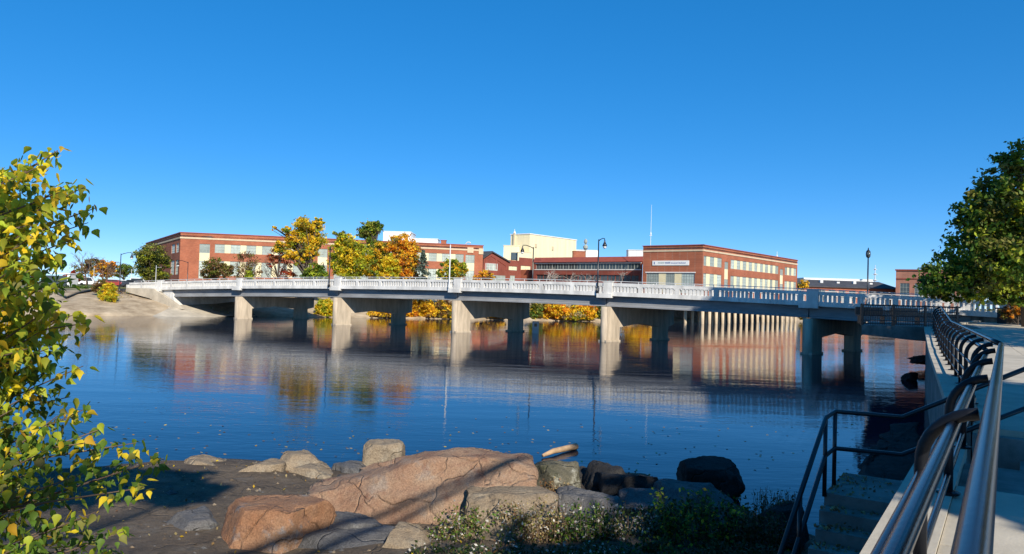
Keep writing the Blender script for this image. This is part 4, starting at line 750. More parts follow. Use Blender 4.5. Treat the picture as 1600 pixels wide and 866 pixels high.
_t = [o for o in bpy.data.objects if o.get('label') == 'shade tree with long bare limbs on the rocky shore bank'][0]
for k, (a, b, c) in enumerate([((-2.2, -9, 8.6), (2.2, -4.8, 9.7), (6.6, 0.6, 10.3)), ((-2.1, -9, 7.6), (1.6, -5.6, 9.0), (6.2, -0.9, 9.3)), ((-2.2, -9, 9.4), (3.2, -5.0, 10.9), (7.4, -0.2, 11.0))]):  # unseen limbs added to throw streaks of shade over the biggest boulder
    mb = MB(); a, b, c = Vector(a), Vector(b), Vector(c); mb.tube([a, a.lerp(b, .5) + Vector((0, 0, .3)), b, b.lerp(c, .5) + Vector((.1, -.1, .1)), c], [.2, .14, .085, .06, .025], 8); mb.build('shade_limb', 'bark', _t, smooth=True)
tree('orange_planter_shrub', 'russet shrub at the foot of the approach wall', 1590, 50, [(1592, 482, 16, 12), (1575, 490, 10, 8)], [('orangel', 2), ('brown', 4), ('olive', 2)], 1200, 0.14, 0.05, zb=3.0, cat='shrub')
tree('red_maple', 'red leaved small tree beside the linden', 1605, 53, [(1602, 452, 12, 14)], [('red', 3), ('orangel', 1)], 700, 0.16, 0.06, zb=3.1)

# ================================================================ PROMENADE
def slab(name, pts, z0, th, m, parent): mb = MB(); mb.prism([Vector((p.x, p.y, zf - th)) for p, zf in zip(pts, z0)], (0, 0, th)); return mb.build(name, m, parent)
def rp(s, off, seg=1):      # point s metres from RB along a segment, off = metres towards the river
    if seg == 1: return RB + rd1 * s + rn1 * off
    return RB + rd2 * s + rn2 * off
prom = MB(); prom.prism([Vector((q.x, q.y, 0)) for q in (rp(-26, 0.3), rp(-4.4, 0.3), rp(-4.4, -1.9), rp(-2.2, -1.9), rp(-2.2, 0.3), rp(0, 0.28), rp(28.6, 0.28, 2), rp(28.6, -30, 2), rp(0, -24), rp(-26, -24))], (0, 0, PZ - 0.08)); promo = prom.build('promenade', 'conc_old'); struct(promo)
for i in range(-12, 1):
    for j in range(4):
        s0 = i * 2.0 - 0.0; s1 = s0 + 1.985; o0 = 0.3 - j * 2.2; o1 = o0 - 2.185
        if j == 0 and i in (-3, -2): o0 = -1.9 + 0.0; 
        if s1 > 0.3: continue
        slab('paving_slab', [rp(s0, o0), rp(s1, o0), rp(s1, o1), rp(s0, o1)], [PZ] * 4, 0.12, 'conc', promo)
for i in range(0, 12):
    for j in range(6):
        s0 = i * 2.4 + 0.01; s1 = s0 + 2.385; o0 = 0.28 - j * 2.4; o1 = o0 - 2.385; P4 = [rp(s0, o0, 2), rp(s1, o0, 2), rp(s1, o1, 2), rp(s0, o1, 2)]
        slab('paving_slab', P4, [pz(p.y) for p in P4], 0.12, 'conc', promo)
pz_ = MB(); pl_ = [rp(28.65, 0.28, 2), bpt(82.5, -0.2, 0), bpt(104, -0.2, 0), Vector((95, 20, 0)), Vector((95, -24, 0)), rp(-26, -23.9), rp(0, -23.9), rp(28.65, -29.9, 2)]; pz_.add([(q.x, q.y, (3.2 if q.y > 30 else 2.55)) for q in pl_], [(0, 1, 2, 3, 7), (3, 4, 5, 6, 7)]); struct(pz_.build('plaza', 'conc', fix=False))
qw = MB(); a_, b_ = rp(28.62, 0.3, 2), bpt(82.4, -0.25, 0); qw.hexa([(a_.x, a_.y, -1), (b_.x, b_.y, -1), (b_.x + .5, b_.y, -1), (a_.x + .5, a_.y, -1)], [(a_.x, a_.y, 3.19), (b_.x, b_.y, 3.19), (b_.x + .5, b_.y, 3.19), (a_.x + .5, a_.y, 3.19)]); t_ = thing('quay_wall', 'dark concrete quay wall running under the platform to the bridge', 'wall', (a_.x, a_.y, -1)); qw.build('wall_face', 'conc_old', t_); cq = MB(); cq.hexa([(a_.x - .05, a_.y, 3.192), (b_.x - .05, b_.y, 3.192), (b_.x + .4, b_.y, 3.192), (a_.x + .4, a_.y, 3.192)], [(a_.x - .05, a_.y, 3.3), (b_.x - .05, b_.y, 3.3), (b_.x + .4, b_.y, 3.3), (a_.x + .4, a_.y, 3.3)]); cq.build('cap', 'conc', t_)
# river wall with cap, in two runs either side of the stair
WG = 'river wall runs'
for lb, a, b, seg, m in [('old concrete river wall with pale cap near the stair foot', -22, -3.6, 1, 'conc_old'), ('old concrete river wall running on to the platform', 1.4, 28.6, 2, 'conc_old')]:
    p0 = rp(a, 0.3, seg); t = thing('river_wall', lb, 'wall', (p0.x, p0.y, -1.0), WG); d_ = rd1 if seg == 1 else rd2; n_ = rn1 if seg == 1 else rn2; N = 10
    for k in range(N):
        sa = a + (b - a) * k / N; sb = a + (b - a) * (k + 1) / N - 0.012; A = rp(sa, 0, seg); B = rp(sb, 0, seg); za, zb_ = pz(A.y), pz(B.y)
        mb = MB(); mb.hexa([A + n_ * .3 + Vector((0, 0, -1)), B + n_ * .3 + Vector((0, 0, -1)), B + n_ * .62 + Vector((0, 0, -1)), A + n_ * .62 + Vector((0, 0, -1))], [A + n_ * .3 + Vector((0, 0, za - .14)), B + n_ * .3 + Vector((0, 0, zb_ - .14)), B + n_ * .62 + Vector((0, 0, zb_ - .14)), A + n_ * .62 + Vector((0, 0, za - .14))]); mb.build('wall_panel', m, t)
        mb = MB(); mb.hexa([A + n_ * .305 + Vector((0, 0, za - .139)), B + n_ * .305 + Vector((0, 0, zb_ - .139)), B + n_ * .7 + Vector((0, 0, zb_ - .139)), A + n_ * .7 + Vector((0, 0, za - .139))], [A + n_ * .305 + Vector((0, 0, za + .02)), B + n_ * .305 + Vector((0, 0, zb_ + .02)), B + n_ * .7 + Vector((0, 0, zb_ + .02)), A + n_ * .7 + Vector((0, 0, za + .02))]); mb.build('cap_stone', 'conc', t)
# railings with inward curving posts
RG = 'promenade railing sections'
def railing(lb, sA, sB, seg, step):
    p0 = rp(sA, 0.35, seg); t = thing('river_railing', lb, 'railing', (p0.x, p0.y, pz(p0.y)), RG); n_ = rn1 if seg == 1 else rn2
    def P(s, o, h): q = rp(s, o, seg); return Vector((q.x, q.y, pz(q.y) + h))
    ss = np.linspace(sA, sB, max(2, int((sB - sA) / 1.2)))
    for o, h, r, nm in [(0, 1.05, 0.04, 'top_rail'), (0.18, 0.94, 0.034, 'hand_rail'), (0.335, 0.66, 0.024, 'mid_rail'), (0.335, 0.42, 0.024, 'mid_rail'), (0.335, 0.18, 0.024, 'bottom_rail')]:
        mb = MB(); mb.tube([P(s, o, h) for s in ss], r, 14 if r > .03 else 8); mb.build(nm, 'railsteel', t, smooth=True)
    s = sA + 0.4
    step = 2.5 if seg == 1 else step
    while s < sB:
        if seg == 1 and -13 < s < -10: s += step; continue
        mb = MB(); prof = [(0.335, 0.0), (0.335, 0.35), (0.335, 0.7)] + [(0.04 + 0.295 * math.cos(a), 0.72 + 0.3 * math.sin(a)) for a in np.linspace(0.15, 1.5, 8)]
        mb.tube([P(s, o, h) for o, h in prof], [0.036] * len(prof), 10); post = mb.build('post', 'postblack', t, smooth=True)
        bp_ = MB(); q = rp(s, 0.335, seg); bp_.lathe((q.x, q.y, pz(q.y) + 0.021), [(0.09, 0), (0.09, 0.02), (0.05, 0.03)], 10); bp_.build('base_plate', 'railsteel', post); s += step
railing('black steel river railing with curved posts beside the stair', -19.4, -0.15, 1, 2.5)
railing('black steel river railing with curved posts leading to the platform', 0.25, 28.4, 2, 1.75)
# platform beside the bridge with fence
pa, pb_ = 17.6, 22.6; PY = 37.0
pf = thing('lookout_platform', 'dark concrete lookout platform cantilevered over the water beside the bridge', 'platform', (pa, PY, 0))
mb = MB(); mb.prism([Vector((pa, PY, 3.2)), Vector((pb_ + 1, PY, 3.2)), Vector((pb_ + 1, PY, 2.3)), Vector((pa + 2.4, PY, 2.52)), Vector((pa, PY, 2.72))], (9.0, 17, 0)); mb.build('slab', 'conc_old', pf)
fe = thing('platform_fence', 'dark panelled fence along the front of the lookout platform', 'fence', (pa, PY, 3.2), RG)
for k in range(4):
    x = pa + 0.05 + (pb_ - pa - 0.2) * k / 3; mb = MB(); mb.box(x - .05, x + .05, PY + .08, PY + .18, 3.2, 4.28); mb.build('post', 'blackmetal', fe)
for z in (4.22, 3.95, 3.7, 3.45, 3.3): mb = MB(); mb.tube([(pa, PY + .13, z), (pb_, PY + .13, z)], 0.035 if z > 4.2 else 0.022, 8); mb.build('rail', 'blackmetal', fe)
for k in range(40):
    x = pa + .12 + (pb_ - pa - .3) * k / 40; mb = MB(); mb.box(x, x + .022, PY + .1, PY + .12, 3.22, 4.2); mb.build('bar', 'blackmetal', fe)
for k in range(2):
    bx_ = pa + 1.2 + 1.9 * k; bt = thing('park_bench', ['dark bench on the platform nearer the water', 'dark bench on the platform nearer the wall'][k], 'bench', (bx_, PY + 3, 3.2), 'platform benches')
    mb = MB(); mb.box(bx_, bx_ + 1.5, PY + 2.8, PY + 3.25, 3.62, 3.67); mb.build('seat', 'blackmetal', bt); mb = MB(); mb.box(bx_, bx_ + 1.5, PY + 3.25, PY + 3.3, 3.68, 4.1); mb.build('backrest', 'blackmetal', bt)
    for x in (bx_ + .1, bx_ + 1.35): mb = MB(); mb.box(x, x + .06, PY + 2.85, PY + 3.25, 3.2, 3.62); mb.build('leg', 'blackmetal', bt)
kb = thing('planter_box', 'dark square planter box against the approach wall', 'planter', (34.3, 51, 3.2)); mb = MB(); mb.box(34.0, 35.3, 50.6, 51.6, 3.2, 4.2); mb.build('box', 'rock_dark', kb); mb = MB(); mb.box(33.9, 35.4, 50.5, 51.7, 4.2, 4.3); mb.build('rim', 'rust', kb)
# ---- stairs down to the rocks
LZ = 1.62; L0 = WZ(1288, 770, LZ); f_ = -rd1; w_ = -rn1; WDT = 1.3
stt = thing('river_stair', 'worn concrete stair with landing descending from the promenade to the rocks', 'stair', (L0.x, L0.y, -0.3))
def SB_(name, a0, a1, w0, w1, z0, z1): mb = MB(); mb.fbox(L0, f_, w_, a0, a1, w0, w1, z0, z1); return mb.build(name, 'conc_old', stt)
SB_('landing', -1.5, 0.0, 0, WDT, -0.5, LZ)
for k in range(7): SB_('step', 0.32 * k + 0.003, 0.32 * (k + 1), 0.02 * (k % 2), WDT - 0.03, -0.6, LZ - 0.165 * (k + 1))
for k in range(6): SB_('step', -1.45, -0.1, WDT + 0.003 + 0.3 * k, WDT + 0.3 * (k + 1), 0, LZ + 0.163 * (k + 1) - 0.02)
hr = thing('stair_handrail', 'black two bar handrail around the stair and landing', 'handrail', (L0.x, L0.y, LZ), RG)
c_ = WD(1305, 643, 10.5); d_ = WD(1410, 652, 10.3); e_ = WD(1512, 612, 9.9); g_ = WD(1603, 576, 9.7)
b_ = Vector((L0.x, L0.y, LZ + 1.02)); a_ = b_ + f_ * 2.5 + Vector((0, 0, -0.515 * 2.5)); path = [a_, b_, c_, d_, e_, g_]
for dz, nm in ((0, 'bar'), (-0.52, 'bar')):
    mb = MB(); mb.tube([p + Vector((0, 0, dz)) for p in path], 0.032, 10); mb.build(nm, 'blackmetal', hr, smooth=True)
for p, zb_ in [(b_, LZ), (c_, LZ), (a_ + (b_ - a_) * .42, LZ - .75), (e_ - (e_ - d_) * .12, LZ + .6), (a_ + (b_ - a_) * .05, 0.2)]:
    mb = MB(); mb.tube([Vector((p.x, p.y, zb_ - .05)), p], 0.03, 8); mb.build('post', 'blackmetal', hr, smooth=True)

Cq = []
for k in range(7):
    for _ in range(60): q = L0 + f_ * (0.32 * k + random.uniform(.02, .3)) + w_ * (abs(random.gauss(0, .45)) % 1.25); Cq.append((q.x, q.y, LZ - 0.165 * (k + 1) + .015 + abs(random.gauss(0, .015))))
for _ in range(130): q = L0 - f_ * random.uniform(.02, 1.4) + w_ * (abs(random.gauss(0, .4)) % 1.25); Cq.append((q.x, q.y, LZ + .015))
tag(link('leaf_litter', quads_mesh('leaf_litter', leaf_quads(np.array(Cq), .06, .2), rng.integers(0, 2, len(Cq))), ['brown', 'straw']), 'brown leaf litter lying on the stair treads', 'leaves', kind='stuff')
# ================================================================ ROCKS
def rock(name, label, px, d, ys, m, seed, cuts=9, rough=0.06, group='shore boulders', tilt=(0, 0, 0), sub=5, sink=0.12, zs=1.0, cat='boulder'):
    x0, y0, x1, y1 = px; c = WD((x0 + x1) / 2, (y0 + y1) / 2, d); s = d / F; r = random.Random(seed)
    hx, hy, hz = (x1 - x0) / 2 * s, ys / 2, (y1 - y0) / 2 * s * zs; bm = bmesh.new(); bmesh.ops.create_icosphere(bm, subdivisions=sub, radius=1.35)
    pl = [(Vector((r.gauss(0, 1), r.gauss(0, 1), r.gauss(.25, .8))).normalized(), r.uniform(.72, 1.02)) for _ in range(cuts)] + [(Vector(v), 1.0) for v in ((1, 0, 0), (-1, 0, 0), (0, 1, 0), (0, -1, 0), (0, 0, 1), (0, 0, -1))]
    R3 = Matrix.Rotation(tilt[0], 3, 'X') @ Matrix.Rotation(tilt[1], 3, 'Y') @ Matrix.Rotation(tilt[2], 3, 'Z')
    for v in bm.verts:
        p = v.co.copy()
        for _ in range(2):
            for n, k in pl:
                e = p.dot(n) - k
                if e > 0: p -= n * (e * 0.985)
        q_ = p + Vector((seed, 0, 0)); p += v.co.normalized() * (noise.noise(q_ * 1.4) * rough * 1.8 + noise.noise(q_ * 3.7) * rough * .9 - abs(noise.noise(q_ * 2.3 + Vector((0, 7, 0)))) ** .5 * rough * .8 + noise.noise(q_ * 9) * rough * .35)
        v.co = R3 @ Vector((p.x * hx, p.y * hy, p.z * hz))
    zmin = min(v.co.z for v in bm.verts); me = bpy.data.meshes.new(name); bm.to_mesh(me); bm.free(); me.shade_smooth()
    o = link(name, me, m, None, (c.x, c.y, c.z - sink * hz)); tag(o, label, cat, group); return o
RK = [('whale-backed pink granite boulder, the biggest on the shore', (488, 694, 838, 850), 14.0, 2.9, 'granite_pink', 21, 10, .07), ('pink granite hump behind the biggest boulder', (700, 702, 822, 775), 15.7, 1.6, 'granite_pink', 5, 8, .06), ('orange slanted boulder with grey flat top', (342, 782, 514, 905), 11.7, 1.5, 'granite_orange', 33, 7, .04),
 ('flat tan stone at the end of the waterline row, farthest from the square block', (294, 716, 376, 768), 17.0, 1.0, 'granite_tan', 8, 8, .06), ('tan rounded stone leaning on the waterline row middle', (361, 725, 442, 774), 16.3, 1.0, 'granite_tan', 9, 8, .06), ('tan domed stone of the waterline row, closest to the square block', (427, 711, 514, 762), 17.0, 1.1, 'granite_tan', 12, 8, .05), ('square cut tan block standing upright by the water', (570, 688, 630, 736), 17.6, .8, 'granite_tan', 14, 0, .035), ('dark flat stone behind the biggest boulder', (518, 724, 592, 760), 17.0, .9, 'granite_grey', 15, 8, .06),
 ('lichen spotted mossy boulder beside the biggest boulder', (812, 720, 908, 800), 15.0, 1.3, 'mossy', 16, 9, .07), ('dark boulder beside the mossy one', (910, 722, 978, 785), 15.6, 1.2, 'rock_dark', 17, 8, .06), ('dark wide boulder in front of the pointed one', (936, 733, 1026, 800), 15.0, 1.3, 'rock_dark', 18, 8, .06), ('pale grey flat boulder under the dark pair', (970, 762, 1062, 825), 13.8, 1.2, 'granite_grey', 19, 8, .05), ('long grey slab below the black boulder', (1028, 752, 1158, 835), 14.0, 1.6, 'granite_grey', 20, 8, .05), ('black rounded boulder perched on the grey slab', (1065, 706, 1152, 764), 16.0, 1.3, 'rock_dark', 22, 9, .05),
 ('grey rounded boulder behind the weeds', (865, 770, 988, 850), 12.9, 1.4, 'granite_grey', 23, 7, .05), ('tan low rock grown over with weeds', (706, 766, 874, 860), 12.6, 1.7, 'granite_tan', 24, 8, .05), ('dark rock under the twiggy bush', (1178, 786, 1252, 850), 12.4, 1.2, 'rock_dark', 25, 8, .06), ('small dark rock behind the mossy boulder', (866, 724, 930, 775), 16.0, .9, 'rock_dark', 26, 8, .06), ('flat grey bedrock lump before the biggest boulder', (440, 838, 668, 905), 11.4, 1.6, 'granite_grey', 27, 7, .05), ('low tan ledge under the domed stone', (448, 736, 520, 772), 16.4, .9, 'granite_tan', 28, 8, .05), ('grey broken stone beside the orange slanted boulder', (500, 800, 600, 860), 12.2, .9, 'granite_grey', 31, 10, .05), ('brown stone wedged below the biggest boulder', (590, 820, 690, 880), 11.6, .9, 'granite_tan', 32, 10, .05), ('dark angular stone between the orange boulder and the leafy tree', (250, 800, 345, 860), 12.2, 1.0, 'granite_grey', 34, 10, .05), ('wide dark bedrock slab under the leafy young tree', (130, 752, 500, 860), 14.3, 4.2, 'bedrock', 29, 6, .04)]
for lb, px, d, ys, m, seed, cuts, rg in RK: rock('boulder', lb, px, d, ys, m, seed, cuts, rg, zs=.45 if 'slab under' in lb else (.9 if 'waterline row' in lb else 1.15), sink=(-.22 if 'waterline row' in lb or 'ledge under' in lb else .2))
w0 = WZ(1423, 594, 0); rock('boulder', 'lone dark rock standing in the water near the platform', (1411, 581, 1434, 598), w0.y, .7, 'rock_dark', 41, 8, .08)
w0 = WZ(1445, 565, 0); rock('boulder', 'low dark rocky spit at the foot of the river wall', (1430, 553, 1478, 570), 50, 2.2, 'rock_dark', 42, 8, .2)
w0 = WZ(1440, 590, 0); rock('boulder', 'small dark rock touching the river wall', (1449, 572, 1462, 598), 40, .8, 'rock_dark', 43, 8, .15)
# added black sheet standing in for a dark patch of water beside the landing
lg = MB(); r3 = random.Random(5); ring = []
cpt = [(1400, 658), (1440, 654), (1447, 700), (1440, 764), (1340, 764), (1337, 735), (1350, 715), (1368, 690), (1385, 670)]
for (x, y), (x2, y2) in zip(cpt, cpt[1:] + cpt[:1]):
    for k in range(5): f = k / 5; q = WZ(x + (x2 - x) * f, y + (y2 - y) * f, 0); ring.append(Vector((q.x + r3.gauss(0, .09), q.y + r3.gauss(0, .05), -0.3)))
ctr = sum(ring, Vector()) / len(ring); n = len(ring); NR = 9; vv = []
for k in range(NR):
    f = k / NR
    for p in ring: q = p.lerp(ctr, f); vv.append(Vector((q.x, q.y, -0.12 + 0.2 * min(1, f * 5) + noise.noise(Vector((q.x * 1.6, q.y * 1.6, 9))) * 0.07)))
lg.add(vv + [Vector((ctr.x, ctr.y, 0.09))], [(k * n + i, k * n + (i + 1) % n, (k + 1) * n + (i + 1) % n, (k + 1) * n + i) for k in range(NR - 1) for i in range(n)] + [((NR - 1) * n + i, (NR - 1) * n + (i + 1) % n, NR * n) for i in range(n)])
tag(lg.build('dark_water_sheet', 'rock_dark', smooth=True), 'added black sheet standing in for dark water between the landing and the river wall', 'rock ledge')
gm_ = MB(); r4 = random.Random(9)
for _ in range(600):
    x = r4.uniform(-9, 4.5); y = r4.uniform(10.6, 17.6); z = nbz(x, y)
    if z < -0.1: continue
    k = r4.uniform(.012, .05) * (2.2 if r4.random() < .06 else 1); q = Vector((x, y, z)); e = [Vector((r4.uniform(.7, 1.3) * a, r4.uniform(.7, 1.3) * b, r4.uniform(.5, .9) * c)) * k for a, b, c in ((1, 0, 0), (0, 1, 0), (-1, 0, 0), (0, -1, 0), (0, 0, 1))]
    gm_.add([q + v for v in e] + [q - Vector((0, 0, k))], [(0, 1, 4), (1, 2, 4), (2, 3, 4), (3, 0, 4), (1, 0, 5), (2, 1, 5), (3, 2, 5), (0, 3, 5)], r4.randrange(3))
tag(gm_.build('gravel', ['granite_tan', 'granite_grey', 'bedrock'], fix=False), 'loose gravel and pebbles scattered on the bedrock shore', 'gravel', kind='stuff')
Cq = []
for _ in range(500):
    x = r4.uniform(-9, 5); y = r4.uniform(10.6, 17.2); Cq.append((x, y, nbz(x, y) + .025))
tag(link('fallen_leaves', quads_mesh('fallen_leaves', leaf_quads(np.array(Cq), .06, .2), rng.integers(0, 3, len(Cq))), ['brown', 'straw', 'gold']), 'dry fallen leaves scattered over the bedrock shore', 'leaves', kind='stuff')
rr_ = MB(); r5 = random.Random(17)
for _ in range(420):
    i = r5.uniform(0, 1); q0 = Vector((-70, 86.5)).lerp(Vector((-37, 107)), i); o_ = abs(r5.gauss(0, 1.6)) - .3; q = Vector((q0.x - .5 * o_, q0.y + .85 * o_, max(-.05, .3 * o_))); k = r5.uniform(.08, .32)
    e = [Vector((r5.uniform(.6, 1.4) * a, r5.uniform(.6, 1.4) * b, r5.uniform(.4, .9) * c)) * k for a, b, c in ((1, 0, 0), (0, 1, 0), (-1, 0, 0), (0, -1, 0), (0, 0, 1))]
    rr_.add([q + v for v in e] + [q - Vector((0, 0, k))], [(0, 1, 4), (1, 2, 4), (2, 3, 4), (3, 0, 4), (1, 0, 5), (2, 1, 5), (3, 2, 5), (0, 3, 5)], r5.randrange(2))
tag(rr_.build('shore_stones', ['granite_tan', 'granite_grey'], fix=False), 'scattered stones along the waterline of the sandy bank', 'stones', kind='stuff')
Cq = []
for _ in range(1500):
    i = r5.uniform(0, 1); q0 = Vector((-72, 86)).lerp(Vector((-40, 105)), i); o_ = r5.choice((.5, 2.5, 8, 11, 12)) + r5.gauss(0, .8); 
    if noise.noise(Vector((q0.x * .3, o_ * .4, 3))) < .05: continue
    Cq.append((q0.x - .5 * o_, q0.y + .85 * o_, .1 + .24 * o_ + abs(r5.gauss(0, .12))))
tag(link('bank_grass', quads_mesh('bank_grass', leaf_quads(np.array(Cq), .3, .3), rng.integers(0, 3, len(Cq))), ['straw', 'olive', 'brown']), 'dry grass tufts scattered on the sandy bank', 'grass', kind='stuff')
# driftwood
dw = MB(); a = WZ(848, 712, 0.06); b = WZ(900, 701, 0.03); dw.tube([a, a.lerp(b, .3) + Vector((0, 0, .06)), a.lerp(b, .6) + Vector((0, .03, .05)), b + Vector((0, 0, .06)), b + Vector((.03, .02, .08))], [.04, .07, .08, .09, .06], 10)
tag(dw.build('driftwood_log', 'driftwood', smooth=True), 'pale brown driftwood log lying in the shallow water', 'log')
# floating leaves
C = []
for _ in range(240):
    x = random.uniform(150, 1340); y = 665 + abs(random.gauss(0, 1)) * 40 if random.random() < .7 else random.uniform(600, 740)
    if y < 748: q = WZ(x, y, 0.012); C.append((q.x, q.y, .012))
C = np.array(C); n = len(C); ang = rng.uniform(0, 6.28, n); A_ = np.stack([np.cos(ang), np.sin(ang), rng.normal(0, .1, n)], 1) * .05; B_ = np.stack([-np.sin(ang), np.cos(ang), rng.normal(0, .1, n)], 1) * .035
fl = link('floating_leaves', quads_mesh('floating_leaves', np.stack([C - A_, C + B_, C + A_, C - B_], 1), rng.integers(0, 3, n)), ['gold', 'brown', 'straw']); tag(fl, 'scattered fallen leaves floating on the river by the boulders', 'leaves', kind='stuff')

# ================================================================ WEEDS
WGp = 'weeds among the boulders'
def weed(name, lb, px, py, d, wpx, hpx, cols, n, leaf, stems=40, cat='weeds'):
    c = WD(px, py, d); s = d / F; R = wpx * s / 2; H = hpx * s; g = max(nbz(c.x, c.y), c.z - .15); base = Vector((c.x, c.y, c.z)); t = thing(name, lb, cat, tuple(base), WGp); st_ = MB(); C = []; MI = []; r = random.Random(int(px))
    for k in range(stems):
        a = r.uniform(0, 6.28); q = r.random() ** .5; p = base + Vector((math.cos(a) * R * q, math.sin(a) * R * q * .6, -0.1)); e = p + Vector((r.gauss(0, .14), r.gauss(0, .1), 1)) * H * r.uniform(.5, 1.05); st_.tube([p, p.lerp(e, .5) + Vector((r.gauss(0, .03), 0, 0)), e], [.006, .005, .003], 4, cap=False)
        for i in range(n // stems):
            f = r.random() ** .7; z = p.lerp(e, f); C.append((z.x + r.gauss(0, .05), z.y + r.gauss(0, .05), z.z + r.gauss(0, .03))); MI.append(r.choices(range(len(cols)), [k_[1] for k_ in cols])[0])
    st_.build('stems', 'twig', t, fix=False); link('foliage', quads_mesh('foliage', leaf_quads(np.array(C), leaf), MI, tuple(base)), [k_[0] for k_ in cols], t)
for a in [('white seeded aster clump spilling over the tan rock', 760, 845, 12.0, 150, 60, [('green', 3), ('seed', 1), ('straw', 2), ('olive', 2)], 2600, .055, 80), ('straw coloured aster clump between the tan rock and the grey boulder', 840, 838, 12.0, 110, 62, [('straw', 3), ('seed', 1), ('olive', 2), ('brown', 2)], 2000, .05, 60), ('green weeds in front of the grey rounded boulder', 910, 850, 11.8, 90, 70, [('green', 4), ('seed', 1), ('dkgreen', 2)], 1500, .06, 50), ('dark aster thicket between the boulder and the green bush', 985, 855, 11.8, 100, 80, [('dkgreen', 4), ('seed', 1.2), ('olive', 1)], 1800, .055, 60), ('broad dark green bush before the grey slab', 1085, 850, 11.6, 150, 85, [('dkgreen', 4), ('green', 3), ('gold', .6)], 3000, .075, 70), ('dark weeds between the green bush and the stair', 1185, 858, 11.4, 90, 70, [('dkgreen', 3), ('brown', 1)], 1400, .06, 45), ('thin yellow stalk rising between the grey boulders', 1030, 800, 12.6, 16, 45, [('ygreen', 3), ('yellow', 1)], 90, .07, 6), ('twiggy dark bush at the water beside the stair', 1215, 800, 12.6, 75, 45, [('dkgreen', 1), ('brown', 2)], 500, .045, 60), ('dry grass tuft hanging on the mossy boulder', 870, 790, 14.2, 50, 45, [('straw', 2), ('brown', 2)], 500, .06, 40), ('low weeds at the foot of the biggest boulder', 680, 858, 11.8, 110, 40, [('dkgreen', 2), ('green', 1), ('seed', 1)], 1200, .05, 50), ('dark scrub in front of the white seeded asters', 700, 880, 10.9, 130, 35, [('dkgreen', 4), ('olive', 1), ('seed', .5)], 2200, .055, 60), ('dark scrub in front of the straw coloured asters', 815, 882, 10.9, 130, 38, [('dkgreen', 4), ('brown', 1), ('seed', .6)], 2200, .055, 60), ('dark scrub in front of the green weeds', 930, 884, 10.8, 130, 42, [('dkgreen', 4), ('green', 1), ('seed', .6)], 2200, .055, 60), ('dark scrub in front of the dark green bush', 1050, 886, 10.7, 140, 45, [('dkgreen', 4), ('green', 1)], 2400, .06, 60), ('dark scrub near the stair foot', 1160, 886, 10.6, 120, 45, [('dkgreen', 4), ('brown', 1)], 2000, .06, 55)]: weed('weed_clump', a[0], *a[1:])

# ================================================================ NEAR LEAFY TREE AT THE LEFT
NT = Vector((-3.1, 3.35, 1.2)); nt_ = thing('young_cottonwood', 'young yellow green tree with heart shaped leaves on the rocky shore', 'tree', tuple(NT))
LS = {}
def leafmesh(m):
    if m in LS: return LS[m]
    prof = [(0, 0), (.007, .019), (.022, .025), (.045, .012), (.074, 0)]; vs = []; fs = []
    vs = [(x, 0, -.004 * math.sin(x / .066 * 3.1)) for x, _ in prof]; L_ = len(vs)
    vs += [(x, y, .005 - .25 * y * y * 30 * .2) for x, y in prof[1:4]]; vs += [(x, -y, .005 - .25 * y * y * 30 * .2) for x, y in prof[1:4]]
    for k, o in ((1, L_), (-1, L_ + 3)):
        q = [(0, o, 1), (1, o, o + 1, 2), (2, o + 1, o + 2, 3), (3, o + 2, 4)]; fs += [f if k == 1 else f[::-1] for f in q]
    me = bpy.data.meshes.new('leaf'); me.from_pydata(vs, [], fs); me.materials.append(M[m]); me.shade_smooth(); LS[m] = me; return me
tips = [((x_, y_), d_) for x_, y_, d_ in [(-20, 300, 3.2), (-10, 380, 3.4), (-25, 450, 3.3), (30, 380, 3.2), (40, 470, 3.4), (-20, 540, 3.2), (40, 560, 3.3), (-10, 600, 3.1), (30, 660, 3.2), (-20, 720, 3.2), (45, 740, 3.3), (-10, 820, 3.1), (90, 820, 3.2), (50, 790, 3.1), (20, 420, 3.0), (70, 390, 3.4), (35, 515, 3.6), (75, 545, 3.0), (100, 350, 3.3), (85, 500, 3.2)]] + [((86, 238), 3.5), ((60, 262), 3.3), ((20, 275), 3.4), ((112, 285), 3.6), ((132, 292), 3.4), ((150, 325), 3.5), ((138, 348), 3.6), ((95, 300), 3.2), ((120, 372), 3.5), ((100, 410), 3.3), ((60, 350), 3.1), ((110, 440), 3.6), ((50, 420), 3.2), ((95, 480), 3.4), ((135, 505), 3.3), ((128, 488), 3.5), ((60, 520), 3.1), ((105, 540), 3.6), ((80, 575), 3.3), ((130, 572), 3.4), ((142, 635), 3.4), ((110, 620), 3.6), ((60, 610), 3.2), ((160, 670), 3.5), ((213, 692), 3.6), ((150, 690), 3.2), ((252, 717), 3.5), ((225, 762), 3.3), ((190, 735), 3.6), ((130, 740), 3.2), ((80, 700), 3.0), ((195, 830), 3.3), ((150, 800), 3.1), ((100, 780), 3.4), ((60, 840), 3.0), ((130, 850), 3.3), ((20, 640), 3.0), ((10, 340), 3.1), ((5, 480), 3.0), ((15, 570), 3.3), ((15, 760), 3.1), ((180, 860), 3.5), ((40, 300), 3.6), ((75, 330), 3.7), ((85, 450), 3.1), ((25, 700), 3.5), ((90, 650), 3.0)]
rl = random.Random(12); tips += [((x_ + rl.uniform(-30, 12), y_ + rl.uniform(-25, 30)), d_ + rl.uniform(-.2, .3)) for (x_, y_), d_ in tips if y_ < 600 and x_ < 120]
leaves = []; brm = MB()
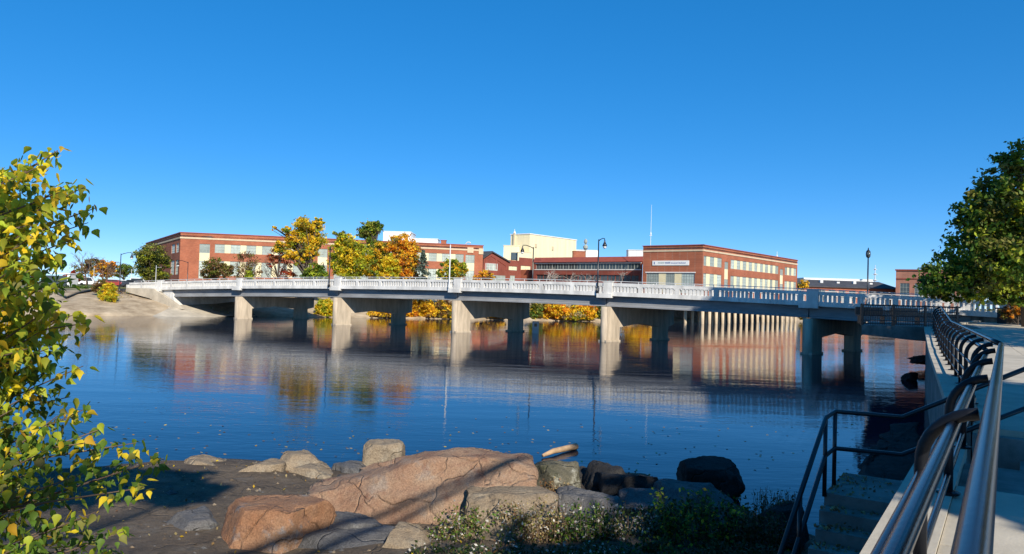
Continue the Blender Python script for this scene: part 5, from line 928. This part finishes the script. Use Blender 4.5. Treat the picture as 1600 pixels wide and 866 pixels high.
for (px, py), d in tips:
    tip = WD(px, py, d + rl.uniform(-.1, .1)); st0 = Vector((NT.x + rl.uniform(-.1, .25), NT.y + rl.uniform(-.2, .2), max(1.6, tip.z - rl.uniform(.35, .8)))); mid = st0.lerp(tip, .5) + Vector((0, 0, rl.uniform(.02, .15)))
    brm.tube([st0, st0.lerp(mid, .6), mid, mid.lerp(tip, .55), tip], [.011, .008, .006, .004, .002], 5, cap=False)
    nl_ = 105 if px < 165 else 75
    for k in range(nl_):
        f = 1 - (k / nl_) ** (1 if px < 165 else 1.6) * .78; p = (mid.lerp(tip, (f - .5) * 2) if f > .5 else st0.lerp(mid, f * 2)); sp_ = .02 + .13 * (1 - f)
        p = p + Vector((rl.gauss(0, sp_), rl.gauss(0, sp_ * 1.3), rl.gauss(0, sp_)))
        zz = (p.z - 4.2) / 1.0; w_y = .32 + .25 * rl.random() if py < 640 else .12
        c = rl.choices(['yellow', 'gold', 'ygreen', 'green', 'olive'], [3.4 if (px < 70 and py < 640) or 480 < py < 530 else (1.9 if py < 640 else .6), .9 if py < 640 else .5, 5 if py < 640 else 1.6, 1.3 if py < 560 else 4.0, .2 if py < 560 else 1.2])[0]  # sunlit top and shaded lower part painted in: fewer yellows, more green below
        leaves.append((p, c))
tk = MB(); tk.tube([NT + Vector((-.1, 0, 0)), NT + Vector((0, 0, 1.2)), NT + Vector((.12, 0, 2.4)), NT + Vector((.2, .05, 3.6)), NT + Vector((.35, .1, 4.1))], [.05, .04, .03, .018, .006], 8); tk.build('trunk', 'bark', nt_, smooth=True)
crown = brm.build('crown', 'twig', nt_, fix=False)
def proj(p): q = RM.transposed() @ (p - Vector((0, 0, EYE))); return 800 + F * q.x / -q.z, 433 - F * q.y / -q.z
order = sorted(range(len(leaves)), key=lambda i: -proj(leaves[i][0])[0] + rl.uniform(-40, 40)); single = set(order[:300]); SQ = {'yellow': [], 'gold': [], 'ygreen': [], 'green': [], 'olive': []}
SV = []; SF = []; SM = []; keys = list(SQ)
for i, (p, c) in enumerate(leaves):
    a = rl.uniform(0, 6.28); rot = Matrix.Rotation(a, 4, 'Z') @ Matrix.Rotation(rl.gauss(.9, .5), 4, 'Y') @ Matrix.Rotation(rl.gauss(0, .7), 4, 'X'); s = rl.uniform(.42, .85)
    if i in single:
        o = link('leaf', leafmesh(c), None, crown, p); o.rotation_euler = rot.to_euler(); o.scale = (s, s, s)
    else:
        me = leafmesh(c); b0 = len(SV); m4 = Matrix.Translation(p - NT) @ rot @ Matrix.Scale(s, 4); SV += [tuple(m4 @ v.co) for v in me.vertices]; SF += [tuple(b0 + k for k in q.vertices) for q in me.polygons]; SM += [keys.index(c)] * len(me.polygons)
me = bpy.data.meshes.new('leaves'); me.from_pydata(SV, [], SF); me.polygons.foreach_set('material_index', SM); me.shade_smooth(); link('leaves', me, keys, crown, kind='stuff')
